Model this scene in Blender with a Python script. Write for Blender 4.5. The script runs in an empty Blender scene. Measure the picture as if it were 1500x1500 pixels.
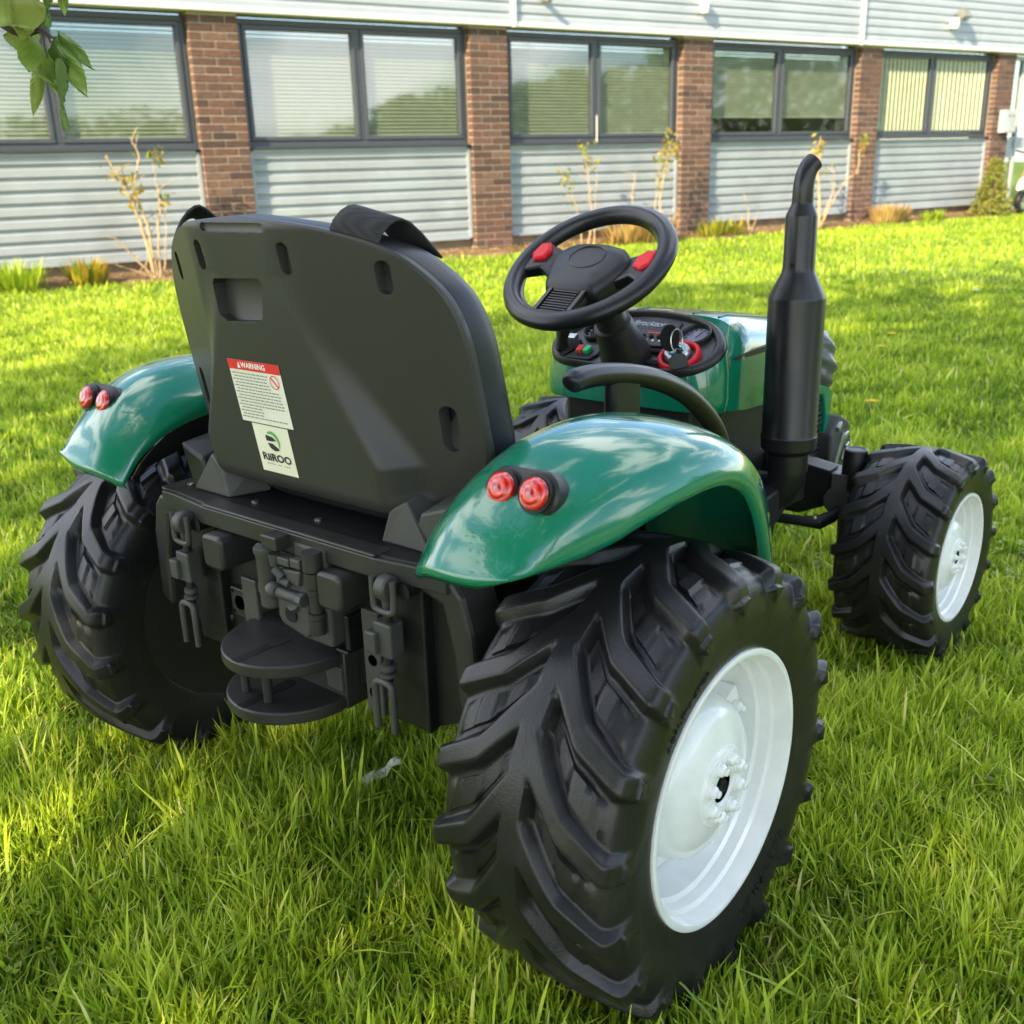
import bpy, bmesh, math, random
import numpy as np
from mathutils import Vector, Matrix
random.seed(7); RNG = np.random.default_rng(11)
PI = math.pi; R_ = math.radians
scene = bpy.context.scene; COL = scene.collection

# ------------------------------------------------------------ camera
CAM = Vector((1.00775, -0.90078, 0.92415))
FW = Vector((-0.60739, 0.72818, -0.31753)); RT = Vector((0.77360, 0.63306, -0.02801)); UP = Vector((-0.18062, 0.26266, 0.94783))
cd = bpy.data.cameras.new('camera'); cam = bpy.data.objects.new('camera', cd); COL.objects.link(cam)
cam.matrix_world = Matrix(((RT.x, UP.x, -FW.x, CAM.x), (RT.y, UP.y, -FW.y, CAM.y), (RT.z, UP.z, -FW.z, CAM.z), (0, 0, 0, 1)))
cd.sensor_width = 36; cd.lens = 36; cd.clip_start = .02; cd.clip_end = 500
cd.dof.use_dof = True; cd.dof.focus_distance = 1.35; cd.dof.aperture_fstop = 8.0
scene.camera = cam

# ------------------------------------------------------------ sky and sun
SUN_EL = R_(31); SUN_AZ = math.atan2(-0.998, 0.060)      # direction towards the sun, over the camera's left shoulder
TO_SUN = Vector((math.cos(SUN_AZ)*math.cos(SUN_EL), math.sin(SUN_AZ)*math.cos(SUN_EL), math.sin(SUN_EL)))
world = bpy.data.worlds.new('World'); scene.world = world; world.use_nodes = True
nt = world.node_tree; nt.nodes.clear()
wo = nt.nodes.new('ShaderNodeOutputWorld'); bg = nt.nodes.new('ShaderNodeBackground'); sky = nt.nodes.new('ShaderNodeTexSky')
sky.sky_type = 'NISHITA'; sky.sun_disc = False; sky.sun_elevation = SUN_EL; sky.sun_rotation = PI/2 - SUN_AZ
sky.air_density = 1.0; sky.dust_density = .5; sky.ozone_density = 1.6
tc = nt.nodes.new('ShaderNodeTexCoord'); mp = nt.nodes.new('ShaderNodeMapping'); mp.inputs['Scale'].default_value = (1.0, 1.0, 2.6)
cn = nt.nodes.new('ShaderNodeTexNoise'); cn.inputs['Scale'].default_value = 2.1; cn.inputs['Detail'].default_value = 7; cn.inputs['Roughness'].default_value = .6; cn.inputs['Distortion'].default_value = .35
cr = nt.nodes.new('ShaderNodeValToRGB'); cr.color_ramp.elements[0].position = .50; cr.color_ramp.elements[1].position = .60
cr.color_ramp.elements[0].color = (0, 0, 0, 1); cr.color_ramp.elements[1].color = (.85, .85, .85, 1)
mx = nt.nodes.new('ShaderNodeMix'); mx.data_type = 'RGBA'; mx.inputs['B'].default_value = (11.0, 10.8, 10.6, 1)
nt.links.new(tc.outputs['Generated'], mp.inputs['Vector']); nt.links.new(mp.outputs['Vector'], cn.inputs['Vector'])
nt.links.new(cn.outputs['Fac'], cr.inputs['Fac']); nt.links.new(cr.outputs['Color'], mx.inputs['Factor'])
nt.links.new(sky.outputs['Color'], mx.inputs['A']); nt.links.new(mx.outputs['Result'], bg.inputs['Color'])
bg.inputs['Strength'].default_value = 0.15
nt.links.new(bg.outputs['Background'], wo.inputs['Surface'])
sl = bpy.data.lights.new('sun', 'SUN'); sl.energy = 4.5; sl.angle = R_(.53); sl.color = (1.0, .82, .50)
so = bpy.data.objects.new('sun', sl); COL.objects.link(so); so.rotation_euler = (-TO_SUN).to_track_quat('-Z', 'Y').to_euler(); so.location = (2, -8, 6)
scene.view_settings.view_transform = 'Standard'; scene.view_settings.look = 'None'; scene.view_settings.gamma = 1; scene.view_settings.use_curve_mapping = False
scene.view_settings.exposure = 1.60

# ------------------------------------------------------------ helpers
def tag(o, label=None, cat=None, group=None, kind=None):
    if label: o['label'] = label
    if cat: o['category'] = cat
    if group: o['group'] = group
    if kind: o['kind'] = kind
    return o
def empty(name, loc=(0, 0, 0), rz=0, parent=None):
    o = bpy.data.objects.new(name, None); COL.objects.link(o); o.location = loc; o.rotation_euler = (0, 0, rz); o.empty_display_size = .05
    if parent: o.parent = parent
    return o
def link_mesh(name, me, parent=None):
    o = bpy.data.objects.new(name, me); COL.objects.link(o)
    if parent: o.parent = parent
    return o
class MB:
    def __init__(s): s.v = []; s.f = []; s.m = []; s.mi = 0
    def add(s, vs, fs, M=None):
        b = len(s.v)
        for p in vs: s.v.append(tuple(M @ Vector(p)) if M is not None else tuple(p))
        for f in fs: s.f.append(tuple(i+b for i in f)); s.m.append(s.mi)
        return s
    def box(s, c, d, M=None):
        x, y, z = c; a, b, h = d[0]/2, d[1]/2, d[2]/2
        vs = [(x+i*a, y+j*b, z+k*h) for i in (-1, 1) for j in (-1, 1) for k in (-1, 1)]
        return s.add(vs, [(0, 1, 3, 2), (4, 6, 7, 5), (0, 4, 5, 1), (2, 3, 7, 6), (0, 2, 6, 4), (1, 5, 7, 3)], M)
    def prism(s, poly, h0, h1, axis='z', M=None):
        mpf = {'z': lambda a, b, h: (a, b, h), 'x': lambda a, b, h: (h, a, b), 'y': lambda a, b, h: (a, h, b)}[axis]
        n = len(poly); vs = [mpf(a, b, h0) for a, b in poly]+[mpf(a, b, h1) for a, b in poly]
        fs = [tuple(range(n))[::-1], tuple(range(n, 2*n))]+[(i, (i+1) % n, n+(i+1) % n, n+i) for i in range(n)]
        return s.add(vs, fs, M)
    def rings(s, rings, closed=False, cap=True, M=None, wrap=True):
        n = len(rings[0]); vs = [p for r in rings for p in r]; fs = []; m = len(rings)
        for k in range(m if closed else m-1):
            a, b = k*n, ((k+1) % m)*n
            for i in range(n if wrap else n-1): fs.append((a+i, a+(i+1) % n, b+(i+1) % n, b+i))
        if cap and not closed and wrap: fs.append(tuple(range(n))[::-1]); fs.append(tuple(range((m-1)*n, m*n)))
        return s.add(vs, fs, M)
    def tube(s, pts, r, n=12, closed=False, sq=1.0, M=None):
        P = [Vector(p) for p in pts]; m = len(P); rs = r if isinstance(r, (list, tuple)) else [r]*m; rings = []; prev = None
        for i in range(m):
            a = P[(i-1) % m] if (closed or i > 0) else P[i]; b = P[(i+1) % m] if (closed or i < m-1) else P[i]
            t = (b-a).normalized()
            if prev is None:
                ref = Vector((0, 0, 1)) if abs(t.z) < .9 else Vector((1, 0, 0)); u = t.cross(ref).normalized()
            else: u = (prev-t*prev.dot(t)).normalized()
            prev = u; w = t.cross(u)
            rings.append([P[i]+rs[i]*(math.cos(2*PI*k/n)*u+sq*math.sin(2*PI*k/n)*w) for k in range(n)])
        return s.rings(rings, closed=closed, M=M)
    def cyl(s, a, b, r0, r1=None, n=20, M=None): return s.tube([a, b], [r0, r0 if r1 is None else r1], n, M=M)
    def lathe(s, prof, c=(0, 0, 0), axis='x', n=48, closed=False, M=None):
        rings = []
        for h, r in prof:
            ring = []
            for k in range(n):
                a = 2*PI*k/n; p = (r*math.cos(a), r*math.sin(a))
                q = {'x': (h, p[0], p[1]), 'y': (p[1], h, p[0]), 'z': (p[0], p[1], h)}[axis]
                ring.append((c[0]+q[0], c[1]+q[1], c[2]+q[2]))
            rings.append(ring)
        return s.rings(rings, closed=closed, M=M)
    def build(s, name, mat, parent=None, smooth=38, bevel=0, seg=2, normals=True, sub=0):
        me = bpy.data.meshes.new(name); me.from_pydata([tuple(p) for p in s.v], [], s.f)
        mats = mat if isinstance(mat, (list, tuple)) else [mat]
        for q in mats: me.materials.append(q)
        if len(mats) > 1: me.polygons.foreach_set('material_index', s.m)
        if normals:
            bm = bmesh.new(); bm.from_mesh(me); bmesh.ops.recalc_face_normals(bm, faces=bm.faces); bm.to_mesh(me); bm.free()
        if smooth:
            me.shade_smooth()
            if smooth < 180: me.set_sharp_from_angle(angle=R_(smooth))
        o = link_mesh(name, me, parent)
        if bevel:
            b = o.modifiers.new('bevel', 'BEVEL'); b.width = bevel; b.segments = seg; b.limit_method = 'ANGLE'; b.angle_limit = R_(35); b.harden_normals = False
        if sub:
            b = o.modifiers.new('sub', 'SUBSURF'); b.levels = sub; b.render_levels = sub
        return o
def bake(o):
    dg = bpy.context.evaluated_depsgraph_get(); me = bpy.data.meshes.new_from_object(o.evaluated_get(dg)); old = o.data
    o.modifiers.clear(); o.data = me; me.name = o.name; return o
def rrect(x0, x1, y0, y1, r, n=5):
    out = []
    for cx, cy, a0 in ((x1-r, y1-r, 0), (x0+r, y1-r, 90), (x0+r, y0+r, 180), (x1-r, y0+r, 270)):
        for k in range(n+1): a = R_(a0+90*k/n); out.append((cx+r*math.cos(a), cy+r*math.sin(a)))
    return out
def catmull(P, n=8, closed=False):
    P = [Vector(p) for p in P]; m = len(P); out = []
    for i in range(m if closed else m-1):
        p0 = P[(i-1) % m] if closed or i > 0 else P[i]; p1 = P[i]; p2 = P[(i+1) % m]; p3 = P[(i+2) % m] if closed or i < m-2 else P[(i+1) % m]
        for k in range(n):
            t = k/n; out.append(.5*((2*p1)+(p2-p0)*t+(2*p0-5*p1+4*p2-p3)*t*t+(3*p1-p0-3*p2+p3)*t**3))
    if not closed: out.append(P[-1])
    return out
def lerp(a, b, t): return a+(b-a)*t
def interp(x, xs, ys): return float(np.interp(x, xs, ys))

# ------------------------------------------------------------ materials
def nmat(name):
    m = bpy.data.materials.new(name); m.use_nodes = True; n = m.node_tree; n.nodes.clear()
    o = n.nodes.new('ShaderNodeOutputMaterial'); p = n.nodes.new('ShaderNodeBsdfPrincipled'); n.links.new(p.outputs[0], o.inputs[0]); return m, n, p
def coords(n, kind='Object', scale=(1, 1, 1)):
    t = n.nodes.new('ShaderNodeTexCoord'); mp = n.nodes.new('ShaderNodeMapping'); mp.inputs['Scale'].default_value = scale
    n.links.new(t.outputs[kind], mp.inputs['Vector']); return mp.outputs['Vector']
def noise_(n, vec, scale, detail=3, rough=.55):
    t = n.nodes.new('ShaderNodeTexNoise'); t.inputs['Scale'].default_value = scale; t.inputs['Detail'].default_value = detail; t.inputs['Roughness'].default_value = rough
    n.links.new(vec, t.inputs['Vector']); return t.outputs['Fac']
def ramp(n, fac, stops):
    r = n.nodes.new('ShaderNodeValToRGB'); e = r.color_ramp.elements
    while len(e) < len(stops): e.new(.5)
    for k, (p, c) in enumerate(stops): e[k].position = p; e[k].color = (*c, 1)
    n.links.new(fac, r.inputs['Fac']); return r.outputs['Color']
def bump(n, h, strength, dist, p):
    b = n.nodes.new('ShaderNodeBump'); b.inputs['Strength'].default_value = strength; b.inputs['Distance'].default_value = dist
    n.links.new(h, b.inputs['Height']); n.links.new(b.outputs['Normal'], p.inputs['Normal']); return b
def simple(name, col, rough=.5, metal=0, var=.12, vscale=14, bstr=0, bscale=300, bdist=.0006, coat=0, spec=.42, rvar=.1):
    m, n, p = nmat(name); vec = coords(n); f = noise_(n, vec, vscale, 4)
    lo = tuple(c*(1-var) for c in col); hi = tuple(min(1, c*(1+var)) for c in col)
    n.links.new(ramp(n, f, [(.3, lo), (.7, hi)]), p.inputs['Base Color'])
    mr = n.nodes.new('ShaderNodeMapRange'); mr.inputs['To Min'].default_value = max(.02, rough-rvar); mr.inputs['To Max'].default_value = rough+rvar; n.links.new(f, mr.inputs['Value']); n.links.new(mr.outputs[0], p.inputs['Roughness'])
    p.inputs['Metallic'].default_value = metal; p.inputs['Coat Weight'].default_value = coat; p.inputs['Coat Roughness'].default_value = .04; p.inputs['Specular IOR Level'].default_value = spec
    if bstr: bump(n, noise_(n, vec, bscale, 2), bstr, bdist, p)
    return m
M = {}
M['green'] = simple('green_paint', (.002, .155, .083), .20, coat=.9, var=.06, vscale=5, rvar=.04, bstr=.02, bscale=18, bdist=.002)
M['plastic'] = simple('black_plastic', (.0135, .0135, .013), .42, bstr=.25, bscale=900, var=.15, rvar=.07)
M['rear_plastic_lit'] = simple('rear_black_plastic_lit', (.023, .023, .0215), .42, bstr=.25, bscale=900, var=.15, rvar=.07)  # lighter copy of the black plastic; sky light on the rear put into colour
M['plastic_dark'] = simple('matt_black_plastic', (.005, .005, .005), .5, bstr=.2, bscale=700)
M['shell'] = simple('seat_shell_plastic', (.033, .033, .030), .44, bstr=.12, bscale=1200, bdist=.0003, var=.10, vscale=6, rvar=.05)
M['vinyl'] = simple('seat_vinyl', (.013, .014, .018), .42, bstr=.35, bscale=700, bdist=.0005)
M['metal_black'] = simple('black_painted_metal', (.009, .0095, .0105), .33, bstr=.1, bscale=500)
M['grey_plastic'] = simple('grey_cast_plastic', (.048, .049, .045), .5, bstr=.15, bscale=700)
def tyre_mat():
    m, n, p = nmat('tyre_rubber'); vec = coords(n); f = noise_(n, vec, 11, 6, .65)
    n.links.new(ramp(n, f, [(.3, (.0085, .0085, .009)), (.56, (.0125, .0125, .013)), (.66, (.022, .021, .019)), (.8, (.045, .040, .032))]), p.inputs['Base Color'])
    mr = n.nodes.new('ShaderNodeMapRange'); mr.inputs['To Min'].default_value = .25; mr.inputs['To Max'].default_value = .48; n.links.new(f, mr.inputs['Value']); n.links.new(mr.outputs[0], p.inputs['Roughness'])
    p.inputs['Specular IOR Level'].default_value = .40; v = n.nodes.new('ShaderNodeTexVoronoi'); v.inputs['Scale'].default_value = 420; n.links.new(vec, v.inputs['Vector']); bump(n, v.outputs['Distance'], .22, .0007, p); return m
M['tyre'] = tyre_mat()
M['white'] = simple('white_rim_paint', (.77, .78, .76), .24, var=.07, vscale=22, coat=.5, rvar=.08)
M['red'] = simple('red_plastic', (.58, .006, .010), .38, spec=.3)
M['screw'] = simple('zinc_screw', (.6, .58, .52), .3, metal=1)
M['webbing'] = simple('webbing', (.012, .012, .012), .8)
M['hole'] = simple('black_hole', (.004, .004, .004), .9, var=0)
M['label'] = simple('label_paper', (.78, .76, .66), .45, var=.04)
M['label2'] = simple('logo_label_paper', (.80, .77, .62), .45, var=.04)
M['ink'] = simple('label_ink', (.03, .03, .025), .6, var=0)
M['inkgrey'] = simple('label_grey_ink', (.30, .29, .26), .6, var=0)
M['lred'] = simple('label_red_print', (.70, .03, .03), .45, var=.03)
M['lgreen'] = simple('label_green_print', (.12, .42, .15), .45, var=.03)
M['lwhite'] = simple('white_print', (.85, .85, .83), .5, var=0)
M['dashgrey'] = simple('dash_grey', (.055, .06, .066), .4, bstr=.1, bscale=600)
M['silver'] = simple('silver_trim', (.42, .44, .45), .25, metal=.8)
M['nut_green'] = simple('switch_green', (.02, .45, .14), .3)
M['switch_red'] = simple('switch_red', (.7, .05, .04), .3)
M['teal'] = simple('dial_teal', (.05, .25, .32), .2, coat=1)
M['gauge'] = simple('gauge_face', (.42, .42, .55), .3)
def lens_mat():
    m, n, p = nmat('red_lens'); vec = coords(n)
    w = n.nodes.new('ShaderNodeTexWave'); w.wave_type = 'RINGS'; w.rings_direction = 'SPHERICAL'; w.inputs['Scale'].default_value = 75; n.links.new(vec, w.inputs['Vector'])
    n.links.new(ramp(n, w.outputs['Fac'], [(.2, (.34, .003, .004)), (.8, (.85, .035, .025))]), p.inputs['Base Color'])
    p.inputs['Roughness'].default_value = .09; p.inputs['Coat Weight'].default_value = 1; bump(n, w.outputs['Fac'], .8, .0012, p); return m
M['lens'] = lens_mat()
def web_mat():
    m, n, p = nmat('woven_webbing'); vec = coords(n)
    c = n.nodes.new('ShaderNodeTexChecker'); c.inputs['Scale'].default_value = 520; c.inputs['Color1'].default_value = (.006, .006, .006, 1); c.inputs['Color2'].default_value = (.03, .03, .032, 1); n.links.new(vec, c.inputs['Vector'])
    n.links.new(c.outputs['Color'], p.inputs['Base Color']); p.inputs['Roughness'].default_value = .75; bump(n, c.outputs['Fac'], .8, .001, p); return m
M['webbing'] = web_mat()
def clear_mat():
    m, n, p = nmat('headlight_lens'); p.inputs['Base Color'].default_value = (.07, .075, .07, 1); p.inputs['Roughness'].default_value = .38; p.inputs['Coat Weight'].default_value = .3; p.inputs['Metallic'].default_value = .0; return m
M['headlight'] = clear_mat()
# building
def brick_mat():
    m, n, p = nmat('brick'); oi = n.nodes.new('ShaderNodeObjectInfo'); vec = coords(n); at = n.nodes.new('ShaderNodeAttribute'); at.attribute_name = 'tone'
    ad = n.nodes.new('ShaderNodeMath'); ad.operation = 'ADD'; n.links.new(oi.outputs['Random'], ad.inputs[0]); n.links.new(at.outputs['Fac'], ad.inputs[1])
    fr = n.nodes.new('ShaderNodeMath'); fr.operation = 'FRACT'; n.links.new(ad.outputs[0], fr.inputs[0])
    base = ramp(n, fr.outputs[0], [(0, (.055, .032, .028)), (.25, (.105, .054, .042)), (.5, (.135, .068, .050)), (.75, (.08, .050, .045)), (1, (.165, .095, .072))])
    f = noise_(n, vec, 26, 5, .65); mixn = n.nodes.new('ShaderNodeMix'); mixn.data_type = 'RGBA'; mixn.blend_type = 'MULTIPLY'; mixn.inputs['Factor'].default_value = 1
    n.links.new(base, mixn.inputs['A']); n.links.new(ramp(n, f, [(.3, (.55, .53, .52)), (.7, (1.2, 1.18, 1.15))]), mixn.inputs['B']); n.links.new(mixn.outputs['Result'], p.inputs['Base Color'])
    p.inputs['Roughness'].default_value = .85; bump(n, f, .7, .006, p); return m
M['brick'] = brick_mat()
M['mortar'] = simple('mortar', (.36, .30, .24), .9, bstr=.4, bscale=60, bdist=.003)
M['clad'] = simple('pale_cladding', (.275, .308, .350), .34, var=.12, vscale=2.2, rvar=.08)
M['fascia'] = simple('white_fascia', (.32, .355, .415), .32, var=.09, vscale=1.6, rvar=.06)
M['trim'] = simple('white_trim', (.60, .61, .59), .4, var=.04)
M['frame'] = simple('slate_window_frame', (.050, .058, .075), .42, var=.06)
M['blind'] = simple('blind_slat', (.40, .43, .31), .6, var=.05)
M['room'] = simple('dark_room', (.05, .055, .05), .9)
M['plinth'] = simple('plinth_brick', (.20, .15, .105), .9, var=.3, vscale=6, bstr=.5, bscale=40, bdist=.005)
M['concrete'] = simple('path_concrete', (.34, .31, .26), .9, var=.2, vscale=5, bstr=.4, bscale=50, bdist=.004)
def glass_mat():
    m, n, p = nmat('window_glass'); n.nodes.remove(p); o = [q for q in n.nodes if q.type == 'OUTPUT_MATERIAL'][0]
    t = n.nodes.new('ShaderNodeBsdfTransparent'); t.inputs[0].default_value = (.68, .72, .70, 1); g = n.nodes.new('ShaderNodeBsdfGlossy'); g.inputs['Roughness'].default_value = .035; g.inputs['Color'].default_value = (.92, .96, .98, 1)
    vec = coords(n); f = noise_(n, vec, .9, 2); b = n.nodes.new('ShaderNodeBump'); b.inputs['Strength'].default_value = .05; b.inputs['Distance'].default_value = .05; n.links.new(f, b.inputs['Height']); n.links.new(b.outputs[0], g.inputs['Normal'])
    lw = n.nodes.new('ShaderNodeLayerWeight'); lw.inputs['Blend'].default_value = .5; pw = n.nodes.new('ShaderNodeMath'); pw.operation = 'POWER'; pw.inputs[1].default_value = 4; n.links.new(lw.outputs['Facing'], pw.inputs[0])
    mr = n.nodes.new('ShaderNodeMapRange'); mr.inputs['To Min'].default_value = .115; mr.inputs['To Max'].default_value = .95; n.links.new(pw.outputs[0], mr.inputs['Value'])
    mxs = n.nodes.new('ShaderNodeMixShader'); n.links.new(mr.outputs[0], mxs.inputs[0]); n.links.new(t.outputs[0], mxs.inputs[1]); n.links.new(g.outputs[0], mxs.inputs[2]); n.links.new(mxs.outputs[0], o.inputs[0]); return m
M['glass'] = glass_mat()
# plants
def leaf_mat(name, attr='tone', stops=None, trans=.45, rough=.5):
    m, n, p = nmat(name); o = [q for q in n.nodes if q.type == 'OUTPUT_MATERIAL'][0]
    at = n.nodes.new('ShaderNodeAttribute'); at.attribute_name = attr; col = ramp(n, at.outputs['Fac'], stops)
    n.links.new(col, p.inputs['Base Color']); p.inputs['Roughness'].default_value = rough; p.inputs['Specular IOR Level'].default_value = .35
    tr = n.nodes.new('ShaderNodeBsdfTranslucent'); n.links.new(col, tr.inputs['Color']); ms = n.nodes.new('ShaderNodeMixShader'); ms.inputs[0].default_value = trans
    n.links.new(p.outputs[0], ms.inputs[1]); n.links.new(tr.outputs[0], ms.inputs[2]); n.links.new(ms.outputs[0], o.inputs[0]); return m
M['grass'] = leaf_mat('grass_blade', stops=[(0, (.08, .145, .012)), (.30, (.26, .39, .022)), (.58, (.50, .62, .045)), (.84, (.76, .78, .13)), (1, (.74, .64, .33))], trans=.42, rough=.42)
M['leaf'] = leaf_mat('shrub_leaf', stops=[(0, (.06, .12, .02)), (.4, (.22, .26, .03)), (.75, (.46, .36, .03)), (1, (.5, .22, .06))], trans=.4)
M['treeleaf'] = leaf_mat('tree_leaf', stops=[(0, (.10, .16, .03)), (.5, (.16, .23, .05)), (1, (.24, .29, .08))], trans=.3)
M['conifer'] = leaf_mat('conifer_leaf', stops=[(0, (.10, .14, .03)), (.6, (.24, .26, .05)), (1, (.42, .36, .08))], trans=.3)
M['straw'] = leaf_mat('dead_leaf', stops=[(0, (.16, .09, .04)), (.5, (.36, .22, .08)), (1, (.55, .42, .16))], trans=.3)
M['bark'] = simple('bark', (.20, .14, .09), .9, var=.3, bstr=.6, bscale=40, bdist=.004)
M['twig'] = simple('pale_twig', (.42, .29, .17), .85, var=.25)
M['twig_dark'] = simple('dark_twig', (.06, .045, .035), .8)
# ------------------------------------------------------------ ground
def strip_mesh(name, quads, mat, kind='structure'):
    mb = MB(); [mb.add(q, [(0, 1, 2, 3)]) for q in quads]; o = mb.build(name, mat, None, smooth=0); o['kind'] = kind; return o
def lawn_mat():
    m, n, p = nmat('lawn_soil'); vec = coords(n); f = noise_(n, vec, 5, 6, .6); f2 = noise_(n, vec, 90, 4, .7)
    a = n.nodes.new('ShaderNodeMath'); a.operation = 'MULTIPLY_ADD'; a.inputs[1].default_value = .5; n.links.new(f, a.inputs[0]); mm = n.nodes.new('ShaderNodeMath'); mm.operation = 'MULTIPLY'; mm.inputs[1].default_value = .5; n.links.new(f2, mm.inputs[0]); n.links.new(mm.outputs[0], a.inputs[2])
    n.links.new(ramp(n, a.outputs[0], [(.3, (.10, .13, .02)), (.5, (.20, .28, .03)), (.7, (.30, .36, .06))]), p.inputs['Base Color']); p.inputs['Roughness'].default_value = .95
    bump(n, f2, .8, .02, p); return m
M['lawn'] = lawn_mat()
BX = Vector((.31953, .94757, 0)); BY = Vector((-.94757, .31953, 0)); BANG = math.atan2(BX.y, BX.x)
def BW(s, n, z=0): return BX*s+BY*n+Vector((0, 0, z))
mb = MB(); mb.add([(-150, -150, 0), (150, -150, 0), (150, 150, 0), (-150, 150, 0)], [(0, 1, 2, 3)]); lawn = mb.build('lawn', M['lawn'], smooth=0); lawn['kind'] = 'structure'
# planting bed of soil along the wall, slightly mounded, with ragged edge
M['soil'] = simple('bed_soil', (.17, .105, .055), .95, var=.45, vscale=9, bstr=.8, bscale=45, bdist=.012)
mb = MB(); rows = []
for i in range(160):
    s = -8+i*.16; e = 8.93+.10*math.sin(s*1.9)+.06*math.sin(s*5.3+1)+.04*math.sin(s*11)
    rows.append([BW(s, e, .004), BW(s, e+.12, .035+.012*math.sin(s*9)), BW(s, 9.28, .05+.015*math.sin(s*7)), BW(s, 9.52, .045)])
mb.rings(rows, cap=False, wrap=False); bed = mb.build('soil_bed', M['soil'], smooth=60); bed['kind'] = 'structure'
strip_mesh('entrance_path', [[BW(15.9, 7.2, .008), BW(24, 7.2, .008), BW(24, 9.5, .008), BW(15.9, 9.5, .008)]], M['concrete'])

# ------------------------------------------------------------ office building; local x runs along the facade, y into the wall
D = 9.39
bld = tag(empty('office_building', (0, 0, 0), BANG), 'long low office building with brick pillars, slate framed windows and pale ribbed cladding', 'building')
PIL = [(-.62, -.13), (2.55, 3.04), (5.62, 6.12), (8.70, 9.20), (11.97, 12.42), (15.12, 15.56)]
BZ = 2.425
def brick_shape():
    # one brick, unit length along x, softened edges
    mb = MB(); mb.box((0, .05, 0), (1, .1, .064)); return mb
bm_full = brick_shape()
brick_cache = {}
def brick_mesh(L):
    k = round(L, 3)
    if k not in brick_cache:
        mb = MB(); e = .004; x = L/2; h = .0325; d = .10
        A = [(-x+e, 0, -h+e), (x-e, 0, -h+e), (x-e, 0, h-e), (-x+e, 0, h-e)]; B = [(-x, e, -h), (x, e, -h), (x, e, h), (-x, e, h)]; Cc = [(-x, d, -h), (x, d, -h), (x, d, h), (-x, d, h)]
        mb.rings([A, B, Cc]); o = mb.build('brick', M['brick'], None, smooth=0); me = o.data; bpy.data.objects.remove(o); brick_cache[k] = me
    return brick_cache[k]
nbrick = 0
for pi, (a, b) in enumerate(PIL):
    w = b-a; p = MB(); p.box(((a+b)/2, D+.006+.2, BZ/2), (w-.012, .4, BZ)); pil = p.build('brick_pillar', M['mortar'], bld, smooth=0)
    st = MB(); tones = []
    c = 0; z = .0375
    while z < BZ-.03:
        pat = [w/2, w/2] if c % 2 == 0 else [w/4, w/2, w/4]
        x = a
        for q in pat:
            L = q-.010; cx = x+q/2; dy = D+random.uniform(-.0015, .0015)
            if 1 <= pi <= 4 and nbrick < 300:
                o = link_mesh('brick', brick_mesh(L), pil); o.location = (cx, dy, z); nbrick += 1
                o.rotation_euler = (0, random.uniform(-.004, .004), random.uniform(-.004, .004))
            else:
                n0 = len(st.v); st.box((cx, dy+.05, z), (L, .1, .065)); tones += [random.random()]*(len(st.v)-n0)
            x += q
        c += 1; z += .075
    if st.v:
        o = st.build('brickwork', M['brick'], pil, smooth=0); o['kind'] = 'stuff'
        at = o.data.attributes.new('tone', 'FLOAT', 'POINT'); at.data.foreach_set('value', tones)
def ribbed(z0, z1, pitch, y0, depth, flat=.52):
    # profile of a trapezoidal sheet as (y, z) from bottom to top
    pr = []; z = z0
    while z < z1-.02:
        pr += [(y0, z), (y0, min(z1, z+pitch*flat)), (y0+depth, min(z1, z+pitch*(flat+.13))), (y0+depth, min(z1, z+pitch*.84))]
        z += pitch
    pr.append((y0, z1)); return pr
def sheet(name, s0, s1, prof, mat, parent, th=.004):
    mb = MB(); n = len(prof)
    vs = [(s0, y, z) for y, z in prof]+[(s1, y, z) for y, z in prof]; mb.add(vs, [(i, n+i, n+i+1, i+1) for i in range(n-1)])
    o = mb.build(name, mat, parent, smooth=0, normals=False); sm = o.modifiers.new('thick', 'SOLIDIFY'); sm.thickness = th; sm.offset = 0; return o
bays = [(-.13, 2.55), (3.04, 5.62), (6.12, 8.70), (9.20, 11.97), (12.42, 15.12), (-3.3, -.62)]
WD = D+.105
def frame_rect(mb, x0, x1, z0, z1, t, y0, y1):
    mb.box(((x0+x1)/2, (y0+y1)/2, z0+t/2), (x1-x0, y1-y0, t)); mb.box(((x0+x1)/2, (y0+y1)/2, z1-t/2), (x1-x0, y1-y0, t))
    mb.box((x0+t/2, (y0+y1)/2, (z0+z1)/2), (t, y1-y0, z1-z0-2*t)); mb.box((x1-t/2, (y0+y1)/2, (z0+z1)/2), (t, y1-y0, z1-z0-2*t))
MULL = {0: 1.27, 1: 4.33, 2: 7.42, 3: 10.50, 4: 13.68, 5: -1.95}
BLIND = {0: (1.0, 1.0), 1: (1.0, 1.0), 2: (1.0, 1.0), 3: (.80, .80), 4: (1, 1), 5: (1, 1)}
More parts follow.
